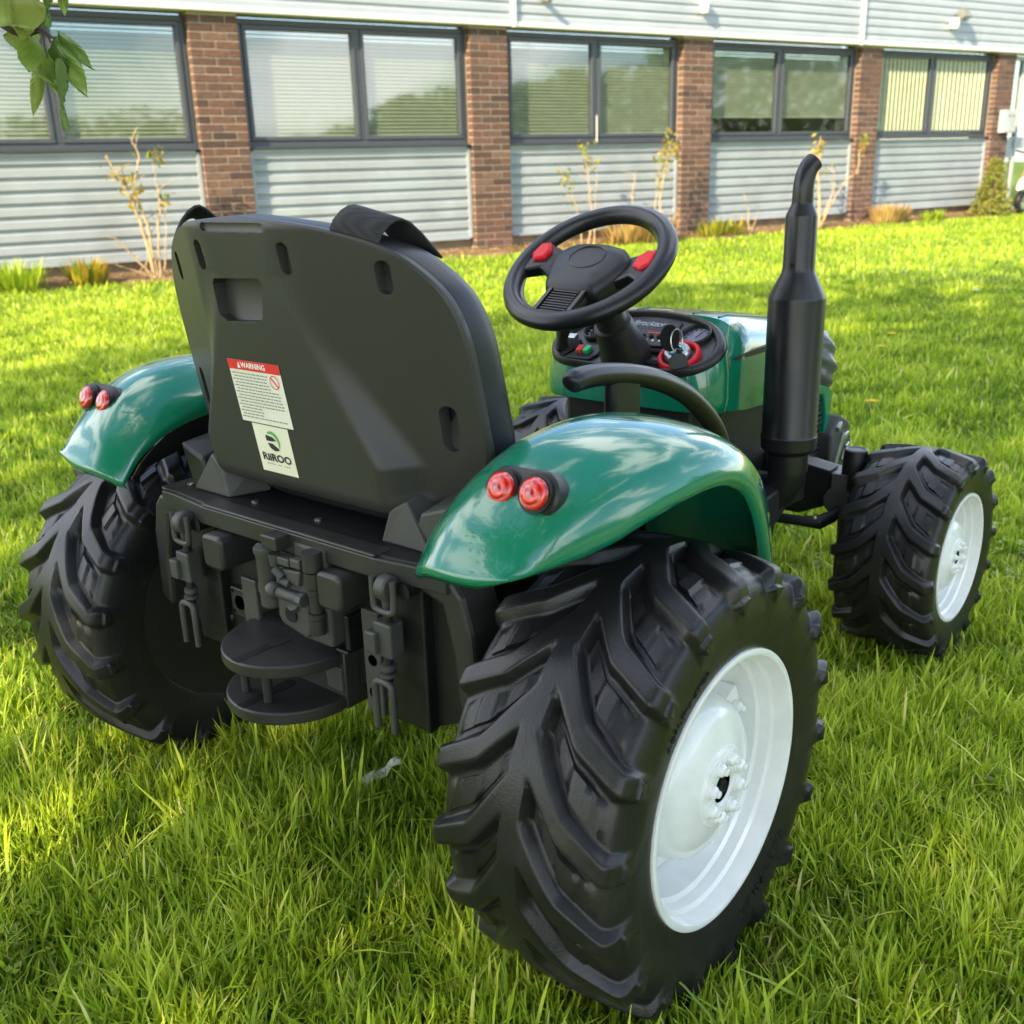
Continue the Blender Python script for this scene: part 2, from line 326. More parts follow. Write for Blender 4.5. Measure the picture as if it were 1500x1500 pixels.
for bi, (a, b) in enumerate(bays):
    a += .004; b -= .004
    # backing wall below the window, the cladding and its edge trims
    mb = MB(); mb.box(((a+b)/2, D+.26, .09), (b-a, .28, .18)); mb.build('plinth', M['plinth'], bld, smooth=0)
    mb = MB(); mb.box(((a+b)/2, D+.30, .68), (b-a, .2, .98)); mb.build('spandrel_wall', M['room'], bld, smooth=0)
    cl = sheet('cladding_sheet', a+.035, b-.035, ribbed(.185, 1.150, .1135, D+.082, .026), M['clad'], bld)
    t = MB(); t.box((a+.02, D+.085, .672), (.036, .045, .985)); t.box((b-.02, D+.085, .672), (.036, .045, .985)); t.box(((a+b)/2, D+.085, .178), (b-a-.08, .05, .022)); t.box(((a+b)/2, D+.088, 1.168), (b-a-.08, .045, .030)); t.build('edge_trim', M['clad'], cl, smooth=0)
    s = MB(); s.box(((a+b)/2, D+.085, 1.197), (b-a-.002, .11, .016)); s.build('window_sill', M['frame'], bld, smooth=0, bevel=.003)
    # window: outer frame, two sashes, panes and blind
    z0, z1 = 1.207, 2.40; mu = MULL[bi]
    f = MB(); frame_rect(f, a, b, z0, z1, .055, WD, WD+.09); f.box((mu, WD+.045, (z0+z1)/2), (.055, .09, z1-z0-.11)); win = f.build('window', M['frame'], bld, smooth=0, bevel=.004)
    for si, (x0, x1) in enumerate(((a+.055, mu-.0275), (mu+.0275, b-.055))):
        g = MB(); frame_rect(g, x0+.002, x1-.002, z0+.057, z1-.057, .042, WD-.012, WD+.06); g.build('sash', M['frame'], win, smooth=0, bevel=.006)
        pn = MB(); pn.add([(x0+.035, WD+.022, z0+.095), (x1-.035, WD+.022, z0+.095), (x1-.035, WD+.022, z1-.095), (x0+.035, WD+.022, z1-.095)], [(0, 1, 2, 3)]); pn.build('pane', M['glass'], win, smooth=0)
        bl = MB(); zb = z1-.07; zend = z1-.07-(z1-z0-.16)*BLIND[bi][si]; bl.box(((x0+x1)/2, WD+.06, z1-.062), (x1-x0-.06, .04, .06)); 
        vert = (bi == 4)
        if vert:
            nx = 13
            for k in range(nx):
                xx = x0+.06+(x1-x0-.12)*k/(nx-1); Mt = Matrix.Translation((xx, WD+.05, (z0+z1)/2))@Matrix.Rotation(R_(-42), 4, 'Z'); bl.box((0, 0, 0), ((x1-x0)/nx*1.34, .002, z1-z0-.17), Mt)
        else:
            z = zb-.03
            while z > zend:
                Mt = Matrix.Translation(((x0+x1)/2, WD+.05, z))@Matrix.Rotation(R_(56), 4, 'X'); bl.box((0, 0, 0), (x1-x0-.07, .042, .0012), Mt); z -= .0375
            for fx in (.2, .5, .8): bl.box((lerp(x0, x1, fx), WD+.045, (zb+zend)/2), (.004, .001, zb-zend))
            bl.box(((x0+x1)/2, WD+.05, zend-.01), (x1-x0-.07, .026, .014))
        bl.build('blind', M['blind'], win, smooth=0)
    if bi == 2:   # a white flex hanging inside the window and the white rod on the mullion
        c = MB(); c.tube(catmull([(6.50, WD+.10, 2.33), (6.58, WD+.10, 2.1), (6.60, WD+.10, 1.8), (6.54, WD+.10, 1.5), (6.48, WD+.10, 1.3)], 6), .008, 8); c.build('blind_cord', M['trim'], win)
        c = MB(); c.box((mu, WD-.018, 1.36), (.012, .012, .30)); c.build('stay_rod', M['trim'], win, smooth=0)
# room behind the windows
mb = MB(); mb.box((6.1, D+2.6, 1.25), (19, .1, 2.5)); mb.box((6.1, D+1.5, .02), (19, 2.2, .03)); mb.build('room_wall', M['room'], bld, smooth=0)
# plants standing on the inner sill
def sillplant(x, hgt, n):
    mb = MB()
    for k in range(n):
        c = Vector((x+random.gauss(0, .14), WD+.14+random.uniform(-.04, .04), 1.33+abs(random.gauss(0, hgt)))); u = Vector((random.gauss(0, 1), random.gauss(0, 1), random.gauss(0, 1))).normalized()*.04; w = u.cross(Vector((random.gauss(0, 1), random.gauss(0, 1), random.gauss(0, 1)))).normalized()*.022
        mb.add([c-u, c+w, c+u, c-w], [(0, 1, 2, 3)])
    mb.build('sill_plant', M['treeleaf'], bld, smooth=0, normals=False)
sillplant(8.45, .09, 120)
# upper fascia in sheets with white cover strips, roof behind
cuts = [-3.4, .46, 6.165, 11.87, 17.57, 24.0]
for a, b in zip(cuts[:-1], cuts[1:]):
    fs = sheet('fascia_sheet', a+.03, b-.03, ribbed(2.475, 3.75, .1045, D-.05, .015), M['fascia'], bld)
    t = MB(); t.box(((a+b)/2, D-.048, 2.449), (b-a-.062, .05, .05)); t.box(((a+b)/2, D+.125, 2.432), (b-a-.062, .296, .012)); t.build('drip_trim', M['trim'], fs, smooth=0, bevel=.006)
    t = MB(); t.box((b, D-.06, 3.08), (.052, .06, 1.33)); t.build('cover_strip', M['trim'], fs, smooth=0, bevel=.008)
mb = MB(); mb.box((10.3, D+4.0, 3.78), (27.4, 8.2, .06)); mb.build('roof', M['room'], bld, smooth=0)
mb = MB(); mb.box((10.3, D+.26, 3.1), (27.2, .1, 1.3)); mb.box((-3.4, D+4, 1.6), (.2, 7.5, 3.2)); mb.build('upper_wall', M['room'], bld, smooth=0)
# entrance right of the last pillar
M['doorgrey'] = simple('grey_door_paint', (.33, .36, .38), .4)
d = MB(); frame_rect(d, 15.62, 17.4, .02, 2.40, .06, D+.10, D+.18); d.box((15.95, D+.14, 1.2), (.05, .08, 2.3)); d.box((16.6, D+.14, 1.10), (1.5, .05, .18)); d.box((15.80, D+.14, 1.02), (.26, .05, .30)); door = d.build('entrance_door', M['doorgrey'], bld, smooth=0, bevel=.004)
d = MB(); d.box((16.5, D+.142, 1.2), (1.75, .004, 2.3)); d.build('pane', M['glass'], door, smooth=0)
d = MB(); d.box((20.6, D+.25, 1.2), (6.4, .3, 2.42)); d.build('side_wall', M['brick'], bld, smooth=0)
# meter box on the last pillar
mbx = MB(); mbx.box((15.42, D-.06, 1.42), (.30, .12, .34)); box = mbx.build('meter_box', M['doorgrey'], None, smooth=0, bevel=.01); box.matrix_world = Matrix.Rotation(BANG, 4, 'Z'); tag(box, 'pale grey meter box fixed to the last brick pillar beside the entrance', 'meter box')
mbx = MB(); mbx.box((15.38, D-.123, 1.50), (.035, .008, .025)); mbx.box((15.47, D-.123, 1.50), (.035, .008, .025)); mbx.build('window_slot', M['frame'], box, smooth=0)
mbx = MB(); mbx.box((15.45, D-.121, 1.42), (.21, .004, .31)); mbx.build('lid', M['doorgrey'], box, smooth=0)
# fittings on the fascia
M['camgrey'] = simple('lamp_grey', (.16, .16, .15), .5)
def floodlight(s, z):
    r = tag(empty('floodlight', tuple(BW(s, D-.06, z)), BANG), 'small tilted floodlight with a white sensor below on the white fascia', 'floodlight')
    a = MB(); a.box((0, 0, 0), (.17, .09, .14), Matrix.Translation((.05, -.12, .02))@Matrix.Rotation(R_(-35), 4, 'X')); a.build('lamp_head', M['camgrey'], r, smooth=0, bevel=.01)
    a = MB(); a.box((0, 0, 0), (.13, .004, .10), Matrix.Translation((.05, -.145, -.018))@Matrix.Rotation(R_(-35), 4, 'X')@Matrix.Translation((0, -.024, 0))); a.build('lamp_glass', M['silver'], r, smooth=0)
    a = MB(); a.cyl((.03, 0, -.05), (.03, -.10, -.02), .02); a.build('bracket', M['camgrey'], r)
    a = MB(); a.lathe([(-.17, .02), (-.165, .05), (-.10, .065), (-.03, .055), (-.02, .02)], (-.06, -.06, 0), 'z', 20); a.box((-.06, -.015, -.09), (.10, .03, .13)); a.build('sensor', M['trim'], r)
floodlight(13.85, 2.86)
r = tag(empty('wall_sensor', tuple(BW(8.93, D-.05, 2.80)), BANG), 'small white dome sensor on the middle fascia sheet', 'sensor')
a = MB(); a.lathe([(-.13, .015), (-.12, .045), (-.05, .06), (.03, .05), (.04, .015)], (0, -.06, 0), 'z', 20); a.build('dome', M['trim'], r)
a = MB(); a.box((0, -.012, -.02), (.08, .024, .16)); a.build('back_plate', M['trim'], r, smooth=0, bevel=.006)
r = tag(empty('wall_camera', tuple(BW(6.56, D-.05, 2.72)), BANG), 'dark little camera at the top edge beside the white cover strip', 'camera')
a = MB(); a.cyl((0, -.02, 0), (0, -.16, -.03), .035, .03); a.build('camera_body', M['camgrey'], r)
a = MB(); a.cyl((0, 0, .02), (0, -.05, .01), .02); a.build('bracket', M['camgrey'], r)
# ------------------------------------------------------------ plants
def quads_obj(name, C0, U, W, tone, mat, parent=None):
    """many leaf quads (rhombs): centres, half axes"""
    n = len(C0); V = np.empty((n, 4, 3)); V[:, 0] = C0-U; V[:, 1] = C0+W; V[:, 2] = C0+U; V[:, 3] = C0-W
    me = bpy.data.meshes.new(name); me.vertices.add(n*4); me.loops.add(n*4); me.polygons.add(n)
    me.vertices.foreach_set('co', V.reshape(-1).astype(np.float32)); me.loops.foreach_set('vertex_index', np.arange(n*4, dtype=np.int32)); me.polygons.foreach_set('loop_start', np.arange(0, n*4, 4, dtype=np.int32)); me.update()
    at = me.attributes.new('tone', 'FLOAT', 'POINT'); at.data.foreach_set('value', np.repeat(tone, 4).astype(np.float32)); me.materials.append(mat); return link_mesh(name, me, parent)
def rvec(n):
    v = RNG.normal(size=(n, 3)); return v/np.linalg.norm(v, axis=1)[:, None]
def leafcloud(name, centers, spread, per, size, mat, parent, tone=(.3, .9), aspect=.45):
    C0 = np.repeat(np.array(centers, float), per, 0); n = len(C0); C0 = C0+RNG.normal(size=(n, 3))*spread
    U = rvec(n); W = np.cross(U, rvec(n)); W /= np.linalg.norm(W, axis=1)[:, None]; s = size*RNG.uniform(.6, 1.3, (n, 1))
    return quads_obj(name, C0, U*s, W*s*aspect, RNG.uniform(*tone, n), mat, parent)
def bush(name, label, s, n, stems, leaves, group='bare rose bushes along the wall', cat='bush', leafsize=.035, tone=(.3, .95)):
    """stems: list of polylines in local (along wall, out from wall, up) ; leaves: list of (pt, count, spread)"""
    r = tag(empty(name, tuple(BW(s, n, .02)), BANG), label, cat, group); mb = MB()
    for pl, rad in stems:
        P = catmull([(x, -y, z) for x, y, z in pl], 5); m = len(P); P = [p+Vector((random.gauss(0, .006), random.gauss(0, .006), 0)) for p in P]
        mb.tube(P, [rad*(1-.75*k/(m-1)) for k in range(m)], 6)
        for k in range(2, m-1):
            if random.random() < .5:
                d = Vector((random.gauss(0, .10), random.gauss(0, .06), random.uniform(.02, .13))); mb.tube([P[k], P[k]+d*.6+Vector((0, 0, .01)), P[k]+d], [rad*.35, rad*.28, rad*.15], 5)
    mb.build('stem', M['twig'], r)
    if leaves:
        cs = [];
        for (x, y, z), cnt, sp in leaves: cs += [(x+random.gauss(0, sp), -y+random.gauss(0, sp*.5), z+random.gauss(0, sp*1.2)) for _ in range(cnt)]
        leafcloud('leaves', cs, .012, 1, leafsize, M['leaf'], r, tone)
    return r
bush('rose_bush', 'tall bare rose bush with few yellow leaves left of the brick pillar by the window', 1.86, 9.05,
     [([(0, 0, 0), (-.05, 0, .45), (-.16, 0, .85), (-.30, 0, 1.12)], .020), ([(.02, 0, 0), (.0, 0, .5), (-.08, 0, .8), (.0, 0, 1.1), (-.05, .0, 1.28)], .016), ([(.05, 0, 0), (.10, 0, .5), (.14, 0, .75), (.12, 0, 1.05)], .013), ([(0, 0, 0), (-.15, 0, .2), (-.32, 0, .42)], .013), ([(.02, 0, 0), (-.2, .03, .10), (-.40, .04, .18)], .010), ([(.08, 0, 0), (.14, 0, .35), (.2, 0, .7)], .010)],
     [((-.12, 0, .86), 36, .05), ((-.06, 0, .72), 26, .05), ((.16, 0, 1.10), 30, .035), ((.2, 0, .72), 16, .05), ((-.22, 0, 1.0), 14, .05), ((-.1, 0, 1.02), 8, .04)])
bush('rose_bush', 'thin rose stem with a sparse yellow top left of the steering wheel', 6.98, 9.05,
     [([(0, 0, 0), (.04, 0, .4), (.0, 0, .8), (-.05, 0, 1.02)], .012), ([(.08, 0, 0), (.1, 0, .5), (.12, 0, .9)], .009), ([(-.1, 0, 0), (-.16, 0, .4), (-.3, 0, .75)], .010)],
     [((-.05, 0, 1.03), 26, .06), ((.06, 0, .92), 14, .05), ((-.33, 0, .78), 26, .06), ((-.28, 0, .6), 10, .05)], tone=(.25, .7))
bush('rose_bush', 'slim rose bush with a red bud and a dense yellow top above the steering wheel', 8.10, 9.05,
     [([(0, 0, 0), (-.03, 0, .5), (.06, 0, .9), (.12, 0, 1.15)], .013), ([(-.04, 0, 0), (-.1, 0, .45), (-.04, 0, .85)], .010), ([(-.42, 0, 0), (-.45, 0, .5), (-.42, 0, .85)], .010)],
     [((.10, 0, 1.15), 46, .06), ((.02, 0, .95), 40, .07), ((.22, 0, 1.02), 26, .05), ((0, 0, .72), 18, .05), ((.09, 0, 1.28), 5, .02)], tone=(.3, .98))
bush('rose_bush', 'pale thick rose stem with bent branches right of the exhaust pipe', 10.95, 9.05,
     [([(0, 0, 0), (-.03, 0, .4), (-.10, 0, .8), (-.10, 0, 1.15)], .022), ([(.02, 0, 0), (.12, 0, .25), (.24, 0, .5), (.22, 0, .75)], .014), ([(.05, .02, .1), (.25, 0, .36), (.5, 0, .62), (.75, 0, .75)], .012), ([(.7, 0, .7), (.72, 0, .95), (.82, 0, 1.1)], .010)],
     [((-.11, 0, 1.05), 34, .06), ((.80, 0, 1.12), 34, .04), ((.78, 0, 1.0), 8, .05), ((.1, 0, .75), 10, .06)])
bush('dead_shrub', 'low twiggy shrub of two bare stems in front of the cladding right of third pillar', 9.62, 9.05,
     [([(0, 0, 0), (-.03, 0, .25), (-.06, 0, .42)], .012), ([(.02, 0, 0), (.1, 0, .15), (.16, 0, .3)], .008)], [], None)
def tuft(name, label, s, n, cnt, h, spread, mat, tone, cat='plant', group=None, wide=.010):
    r = tag(empty(name, tuple(BW(s, n, .02)), BANG), label, cat, group); th = RNG.uniform(0, 2*PI, cnt); rad = spread*np.sqrt(RNG.uniform(0, 1, cnt)); hh = h*RNG.uniform(.4, 1.1, cnt)
    base = np.stack([rad*np.cos(th), rad*np.sin(th)*.6, hh*.5], 1); U = np.stack([np.cos(th)*.45*hh*RNG.uniform(.2, 1, cnt), np.sin(th)*.3*hh, hh*.55], 1); W = np.stack([-np.sin(th), np.cos(th), 0*th], 1)*wide*RNG.uniform(.6, 1.4, (cnt, 1))
    quads_obj('leaves', base, U, W, RNG.uniform(*tone, cnt), mat, r); return r
tuft('fern_clump', 'bright green feathery weed clump at the left end of the bed', .62, 9.0, 260, .26, .32, M['grass'], (.15, .6), 'weed', 'weed clumps in the bed')
tuft('weed_clump', 'brown and green leafy plant in the bed left of tall bare rose bush', 1.25, 9.02, 160, .24, .20, M['leaf'], (.1, .95), 'weed', 'weed clumps in the bed', .02)
tuft('weed_clump', 'low mixed green and yellow leafy clump at the foot of the third pillar', 9.05, 9.0, 170, .22, .40, M['leaf'], (.05, .8), 'weed', 'weed clumps in the bed', .014)
tuft('weed_clump', 'dry brown clump behind the steering wheel rim', 7.75, 9.05, 330, .34, .55, M['straw'], (.2, .95), 'weed', 'weed clumps in the bed', .016)
tuft('dry_shrub', 'low straw coloured shrub at the foot of the fourth pillar', 12.35, 9.0, 420, .26, .36, M['straw'], (.4, 1.0), 'shrub', None, .016)
tuft('weed_clump', 'small fresh green weed tuft between straw shrub and conifer', 13.3, 8.98, 110, .15, .24, M['grass'], (.1, .55), 'weed', 'weed clumps in the bed')
# conifer
r = tag(empty('dwarf_conifer', tuple(BW(14.72, 8.98, 0)), BANG), 'small cone shaped yellow green conifer in front of the last pillar', 'conifer')
a = MB(); a.cyl((0, 0, 0), (0, 0, .7), .03, .008, 8); a.build('trunk', M['bark'], r)
cs = []
for k in range(560):
    z = random.random()**1.2*.80+.05; rad = .33*(1-z/.93)**.75*math.sqrt(random.uniform(.25, 1))*(.85+.3*random.random()); t = random.uniform(0, 2*PI); cs.append((rad*math.cos(t), rad*math.sin(t), z))
leafcloud('foliage', cs, .02, 7, .032, M['conifer'], r, (.0, 1.0), .3)
# dead leaves over the bed
n = 6500; s = RNG.uniform(-3, 15.8, n); d = RNG.uniform(8.95, 9.5, n); C0 = s[:, None]*np.array(BX)+d[:, None]*np.array(BY)+np.stack([0*s, 0*s, RNG.uniform(.04, .075, n)], 1)
U = rvec(n); U[:, 2] *= .35; W = np.cross(U, [0, 0, 1]); W /= np.linalg.norm(W, axis=1)[:, None]+1e-6; sz = RNG.uniform(.012, .03, (n, 1))
o = quads_obj('leaf_litter', C0, U*sz, W*sz*.6, RNG.uniform(0, 1, n), M['straw']); o['kind'] = 'stuff'
# scooter parked by the entrance
r = tag(empty('parked_scooter', tuple(BW(15.24, 8.82, 0)), BANG+R_(4)), 'white scooter with an orange panel parked by the entrance', 'scooter')
M['orange'] = simple('orange_panel', (.72, .20, .04), .3, coat=.5); M['scooterwhite'] = simple('scooter_white', (.78, .78, .75), .25, coat=.6)
def sec(c, w, h): return [(c[0], c[1]+w*math.cos(2*PI*k/14), c[2]+h*math.sin(2*PI*k/14)) for k in range(14)]
for wx in (0.05, 1.05):
    a = MB(); a.lathe([(-.035, .10), (-.045, .15), (-.03, .19), (0, .20), (.03, .19), (.045, .15), (.035, .10)], (wx, 0, .20), 'y', 28, closed=True); wl = a.build('wheel', M['tyre'], r)
    a = MB(); a.lathe([(-.03, .01), (-.03, .10), (.03, .10), (.03, .01)], (wx, 0, .20), 'y', 20); a.build('rim', M['silver'], wl)
a = MB(); a.rings([sec((-.12, 0, .42), .03, .05), sec((-.02, 0, .46), .08, .10), sec((.12, 0, .50), .09, .12), sec((.24, 0, .60), .06, .10), sec((.30, 0, .72), .03, .05)]); a.build('front_fairing', M['scooterwhite'], r)
a = MB(); a.rings([sec((.02, 0, .56), .04, .03), sec((.10, 0, .62), .08, .06), sec((.2, 0, .70), .07, .06), sec((.27, 0, .76), .03, .03)]); a.build('orange_panel', M['orange'], r)
a = MB(); a.rings([sec((.35, 0, .30), .10, .05), sec((.55, 0, .32), .12, .06), sec((.75, 0, .48), .13, .16), sec((1.0, 0, .55), .12, .16), sec((1.3, 0, .64), .05, .06)]); a.build('body', M['scooterwhite'], r)
a = MB(); a.rings([sec((.65, 0, .70), .08, .03), sec((.8, 0, .72), .12, .05), sec((1.1, 0, .74), .11, .05), sec((1.25, 0, .76), .05, .03)]); a.build('seat', M['plastic'], r)
a = MB(); a.tube([(.22, -.3, .98), (.24, -.1, .92), (.24, .1, .92), (.22, .3, .98)], .016); a.cyl((.12, 0, .35), (.24, 0, .92), .025); a.build('handlebar', M['plastic'], r)
a = MB(); a.tube([(.05, -.06, .20), (.05, -.06, .38), (.12, 0, .46)], .018); a.tube([(.05, .06, .20), (.05, .06, .38), (.12, 0, .46)], .018); a.rings([sec((-.12, 0, .38), .05, .01), sec((.04, 0, .425), .06, .012), sec((.2, 0, .38), .05, .01)]); a.build('fork', M['plastic'], r)
a = MB(); a.tube([(.7, .06, .22), (.74, .16, .02)], .012); a.build('kickstand', M['plastic'], r)
# ---------------- trees beyond the frame that shade the lawn and stand in the windows' reflections
def tree_parts(x, y, h, rad, zc, nleaf, size, trunk_r):
    tb = MB(); tb.tube([(x, y, 0), (x+.1, y+.05, h*.3), (x-.05, y+.1, h*.6), (x, y, h*.85)], [trunk_r, trunk_r*.75, trunk_r*.5, trunk_r*.15], 9)
    ends = []
    for k in range(26):
        t = random.uniform(0, 2*PI); e = random.uniform(-.5, 1.0); rr = rad*random.uniform(.45, .95); z = lerp(h*.25, h*.75, random.random()); c = Vector((x+rr*math.cos(t), y+rr*math.sin(t), zc+(h-zc)*.9*e*math.sqrt(max(.05, 1-(rr/rad)**2)))); ends.append(c)
        tb.tube([(x, y, z), Vector((x, y, z)).lerp(c, .5)+Vector((0, 0, .2)), c], [trunk_r*.17, trunk_r*.10, .012], 6)
    per = nleaf//len(ends); C0 = np.repeat(np.array([tuple(e) for e in ends]), per, 0); C0 = C0+RNG.normal(size=C0.shape)*rad*.26; return tb, C0
def tree(x, y, h, rad, zc, nleaf, size, trunk_r, label, group=None):
    tb, C0 = tree_parts(x, y, h, rad, zc, nleaf, size, trunk_r); C0 = C0-np.array((x, y, 0)); r = tag(empty('tree', (x, y, 0)), label, 'tree', group)
    tb.v = [(a-x, b-y, c) for a, b, c in tb.v]; tb.build('trunk', M['bark'], r, normals=False)
    gx = C0[:, 0]+x-C0[:, 2]*TO_SUN.x/TO_SUN.z; gy = C0[:, 1]+y-C0[:, 2]*TO_SUN.y/TO_SUN.z; gs = gx*BX.x+gy*BX.y; gn = gx*BY.x+gy*BY.y
    keep = (gn < 4.75+.35*np.sin(gs*1.7)+.22*np.sin(gs*4.1+1)+.12*np.sin(gs*9.3)) & (np.hypot(gx+.10, gy+.33) > .17) & (np.hypot(gx+.10, gy-.17) > .13) & (np.hypot(gx-.18, gy-2.69) > .15); op = ((gx > -1.5) & (gx < .42) & (gy > -1.2) & (gy < -.02)) | ((gx > .72) & (gy > -.3) & (gy < 2.4)) | ((gx > -3.2) & (gx < -.75) & (gy > -.2) & (gy < 1.6)); keep &= RNG.random(len(gx)) > np.where(op, .86, np.where(gn < 3.6, .20, 0.0)); C0 = C0[keep]  # leaves dropped to shape the shade's edge and let sun patches through
    n = len(C0); C0[:, 2] = np.maximum(C0[:, 2], .8); U = rvec(n); W = np.cross(U, rvec(n)); W /= np.linalg.norm(W, axis=1)[:, None]; s = size*RNG.uniform(.7, 1.3, (n, 1))
    quads_obj('crown', C0, U*s, W*s*.6, RNG.uniform(0, 1, n), M['treeleaf'], r); return r
# shade trees: to the left of and behind the camera, between the sun and the lawn
for k, (s, n_, h, rad, zc, nl, sz, lab) in enumerate([
    (-13.2, -1.3, 8.3, 2.9, 4.6, 4000, .12, 'broad tree farthest along the near edge of the lawn, outside the view'),
    (-10.0, -1.8, 8.6, 2.8, 4.6, 4000, .12, 'second broad tree along the near edge of the lawn, outside the view'),
    (-7.0, -1.6, 8.4, 2.7, 4.4, 4300, .12, 'third broad tree along the near edge of the lawn, outside the view'),
    (-4.3, -1.6, 7.6, 2.5, 3.7, 4300, .11, 'nearest broad tree along the near edge of the lawn, outside the view'),
    (-9.0, -4.6, 12.4, 3.3, 7.0, 4000, .15, 'tall tree behind the row, farther from the camera, outside the view'),
    (-4.6, -4.9, 12.0, 3.2, 7.0, 4000, .15, 'tall tree behind the row, nearer to the camera, outside the view'),
    (-0.9, -6.2, 12.2, 3.1, 7.2, 4000, .15, 'tall tree straight behind the camera, outside the view')]):
    p = BW(s, n_); tree(p.x, p.y, h, rad, zc, nl, sz, .20, lab, 'trees shading the lawn')
# far tree belt reflected in the right hand windows
pts = []
for k in range(60):
    s = lerp(12, 64, (k/59)**1.1); h = interp(s, [12, 16, 21, 27, 32, 64], [1.6, 2.9, 3.9, 4.7, 7.0, 9.0])*random.uniform(.85, 1.12); n_ = -15-random.random()*3
    for q in range(420):
        z = random.random()**.8*h; w = 1.2*math.sqrt(max(.05, 1-(z/h)**2)); pts.append(tuple(BW(s+random.gauss(0, w), n_+random.gauss(0, w*.6), z)))
for k in range(26):
    s = lerp(-2, 13, k/25); h = random.uniform(1.2, 2.3)
    for q in range(220): pts.append(tuple(BW(s+random.gauss(0, .5), -24+random.gauss(0, .5), random.random()*h*1.6)))
C0 = np.array(pts); n = len(C0); U = rvec(n)*.22; W = np.cross(U, rvec(n))*.6
o = quads_obj('tree_belt', C0, U, W, RNG.uniform(.2, 1, n), M['treeleaf']); o['kind'] = 'stuff'

# ------------------------------------------------------------ grass
def grass(name, n_try, dmin, dmax, hmean, wid, segs, marg=.65, seed=1):
    rg = np.random.default_rng(seed)
    th = rg.uniform(R_(-62), R_(62), n_try)+math.atan2(FW.y, FW.x); d = np.sqrt(rg.uniform(dmin**2, dmax**2, n_try))
    X = CAM.x+d*np.cos(th); Y = CAM.y+d*np.sin(th); P = np.stack([X, Y, 0*X], 1)
    q = P-np.array(CAM); z = q@np.array(FW); u = q@np.array(RT)/np.maximum(z, .05); v = q@np.array(UP)/np.maximum(z, .05)
    edge = Y*BY.y+X*BY.x; s_ = X*BX.x+Y*BX.y
    lim = 8.96+.10*np.sin(s_*1.9)+.06*np.sin(s_*5.3+1)
    ok = (z > .1) & (np.abs(u) < .5+marg) & (v > -.5-marg*.8) & (edge < lim)
    # crushed away where the tyres stand
    for (cx, cy, hx, hy) in ((.454, 0, .10, .085), (-.454, 0, .10, .085), (.42, 1.024, .085, .07), (-.42, 1.024, .085, .07)):
        ok &= ~((np.abs(X-cx) < hx) & (np.abs(Y-cy) < hy))
    P = P[ok]; n = len(P)
    # clumpy height and tone fields
    f1 = np.sin(P[:, 0]*7.3+2*np.sin(P[:, 1]*3.1))*np.sin(P[:, 1]*6.1+1.7*np.sin(P[:, 0]*4.3)); f2 = np.sin(P[:, 0]*19+P[:, 1]*13)*np.sin(P[:, 1]*23-P[:, 0]*9)
    f3 = np.sin(P[:, 0]*1.3+.7)*np.sin(P[:, 1]*1.1+.4)
    h = hmean*np.clip(1+.30*f1+.18*f2, .35, 2)*rg.uniform(.55, 1.45, n); long_ = rg.random(n) < .03; h[long_] *= 1.5
    w = wid*rg.uniform(.6, 1.4, n); w[long_] *= 1.4
    az = rg.uniform(0, 2*PI, n)+.9*f1; lean = np.abs(rg.normal(0, .42, n))+.08; face = az+PI/2+rg.normal(0, .5, n)
    dirv = np.stack([np.cos(az), np.sin(az)], 1); wv = np.stack([np.cos(face), np.sin(face), 0*az], 1)
    tone = np.clip(.40+.12*f1+.10*f2+.10*f3+rg.normal(0, .13, n), .02, .86); dead = rg.random(n) < .05; tone[dead] = rg.uniform(.85, 1, dead.sum())
    ns = segs+1; V = []; T = []
    for k in range(ns):
        t = k/segs; horiz = (lean*h)*(t**1.8); up = h*(t-.28*np.minimum(lean, 1.2)*t**2)
        c = P+np.stack([dirv[:, 0]*horiz, dirv[:, 1]*horiz, up-.003], 1); ww = (w*(1-.15*t) if k < segs else w*.0)
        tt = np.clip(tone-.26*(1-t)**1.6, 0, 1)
        if k < segs: V += [c-wv*ww[:, None], c+wv*ww[:, None]]; T += [tt, tt]
        else: V.append(c); T.append(tt)
    nv = len(V); V = np.stack(V, 1); T = np.stack(T, 1); base = np.arange(n)[:, None]*nv; faces = []; starts = []
    quads = np.concatenate([base+np.array([2*k, 2*k+1, 2*k+3, 2*k+2]) for k in range(segs-1)], 0) if segs > 1 else np.zeros((0, 4), int)
    tri = base+np.array([2*segs-2, 2*segs-1, 2*segs]); nq = len(quads)
    me = bpy.data.meshes.new(name); me.vertices.add(n*nv); me.loops.add(nq*4+n*3); me.polygons.add(nq+n)
    me.vertices.foreach_set('co', V.reshape(-1).astype(np.float32)); me.loops.foreach_set('vertex_index', np.concatenate([quads.reshape(-1), tri.reshape(-1)]).astype(np.int32))
    me.polygons.foreach_set('loop_start', np.concatenate([np.arange(nq)*4, nq*4+np.arange(n)*3]).astype(np.int32)); me.update()
    me.shade_smooth()
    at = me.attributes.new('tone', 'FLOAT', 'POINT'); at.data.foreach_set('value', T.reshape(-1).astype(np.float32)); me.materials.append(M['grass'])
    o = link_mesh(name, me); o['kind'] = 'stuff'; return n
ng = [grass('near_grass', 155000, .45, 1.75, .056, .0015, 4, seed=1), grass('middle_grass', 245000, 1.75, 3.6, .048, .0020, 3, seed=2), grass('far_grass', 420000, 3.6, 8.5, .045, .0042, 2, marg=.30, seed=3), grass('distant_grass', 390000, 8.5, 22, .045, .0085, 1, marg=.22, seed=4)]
print('GRASS', ng)
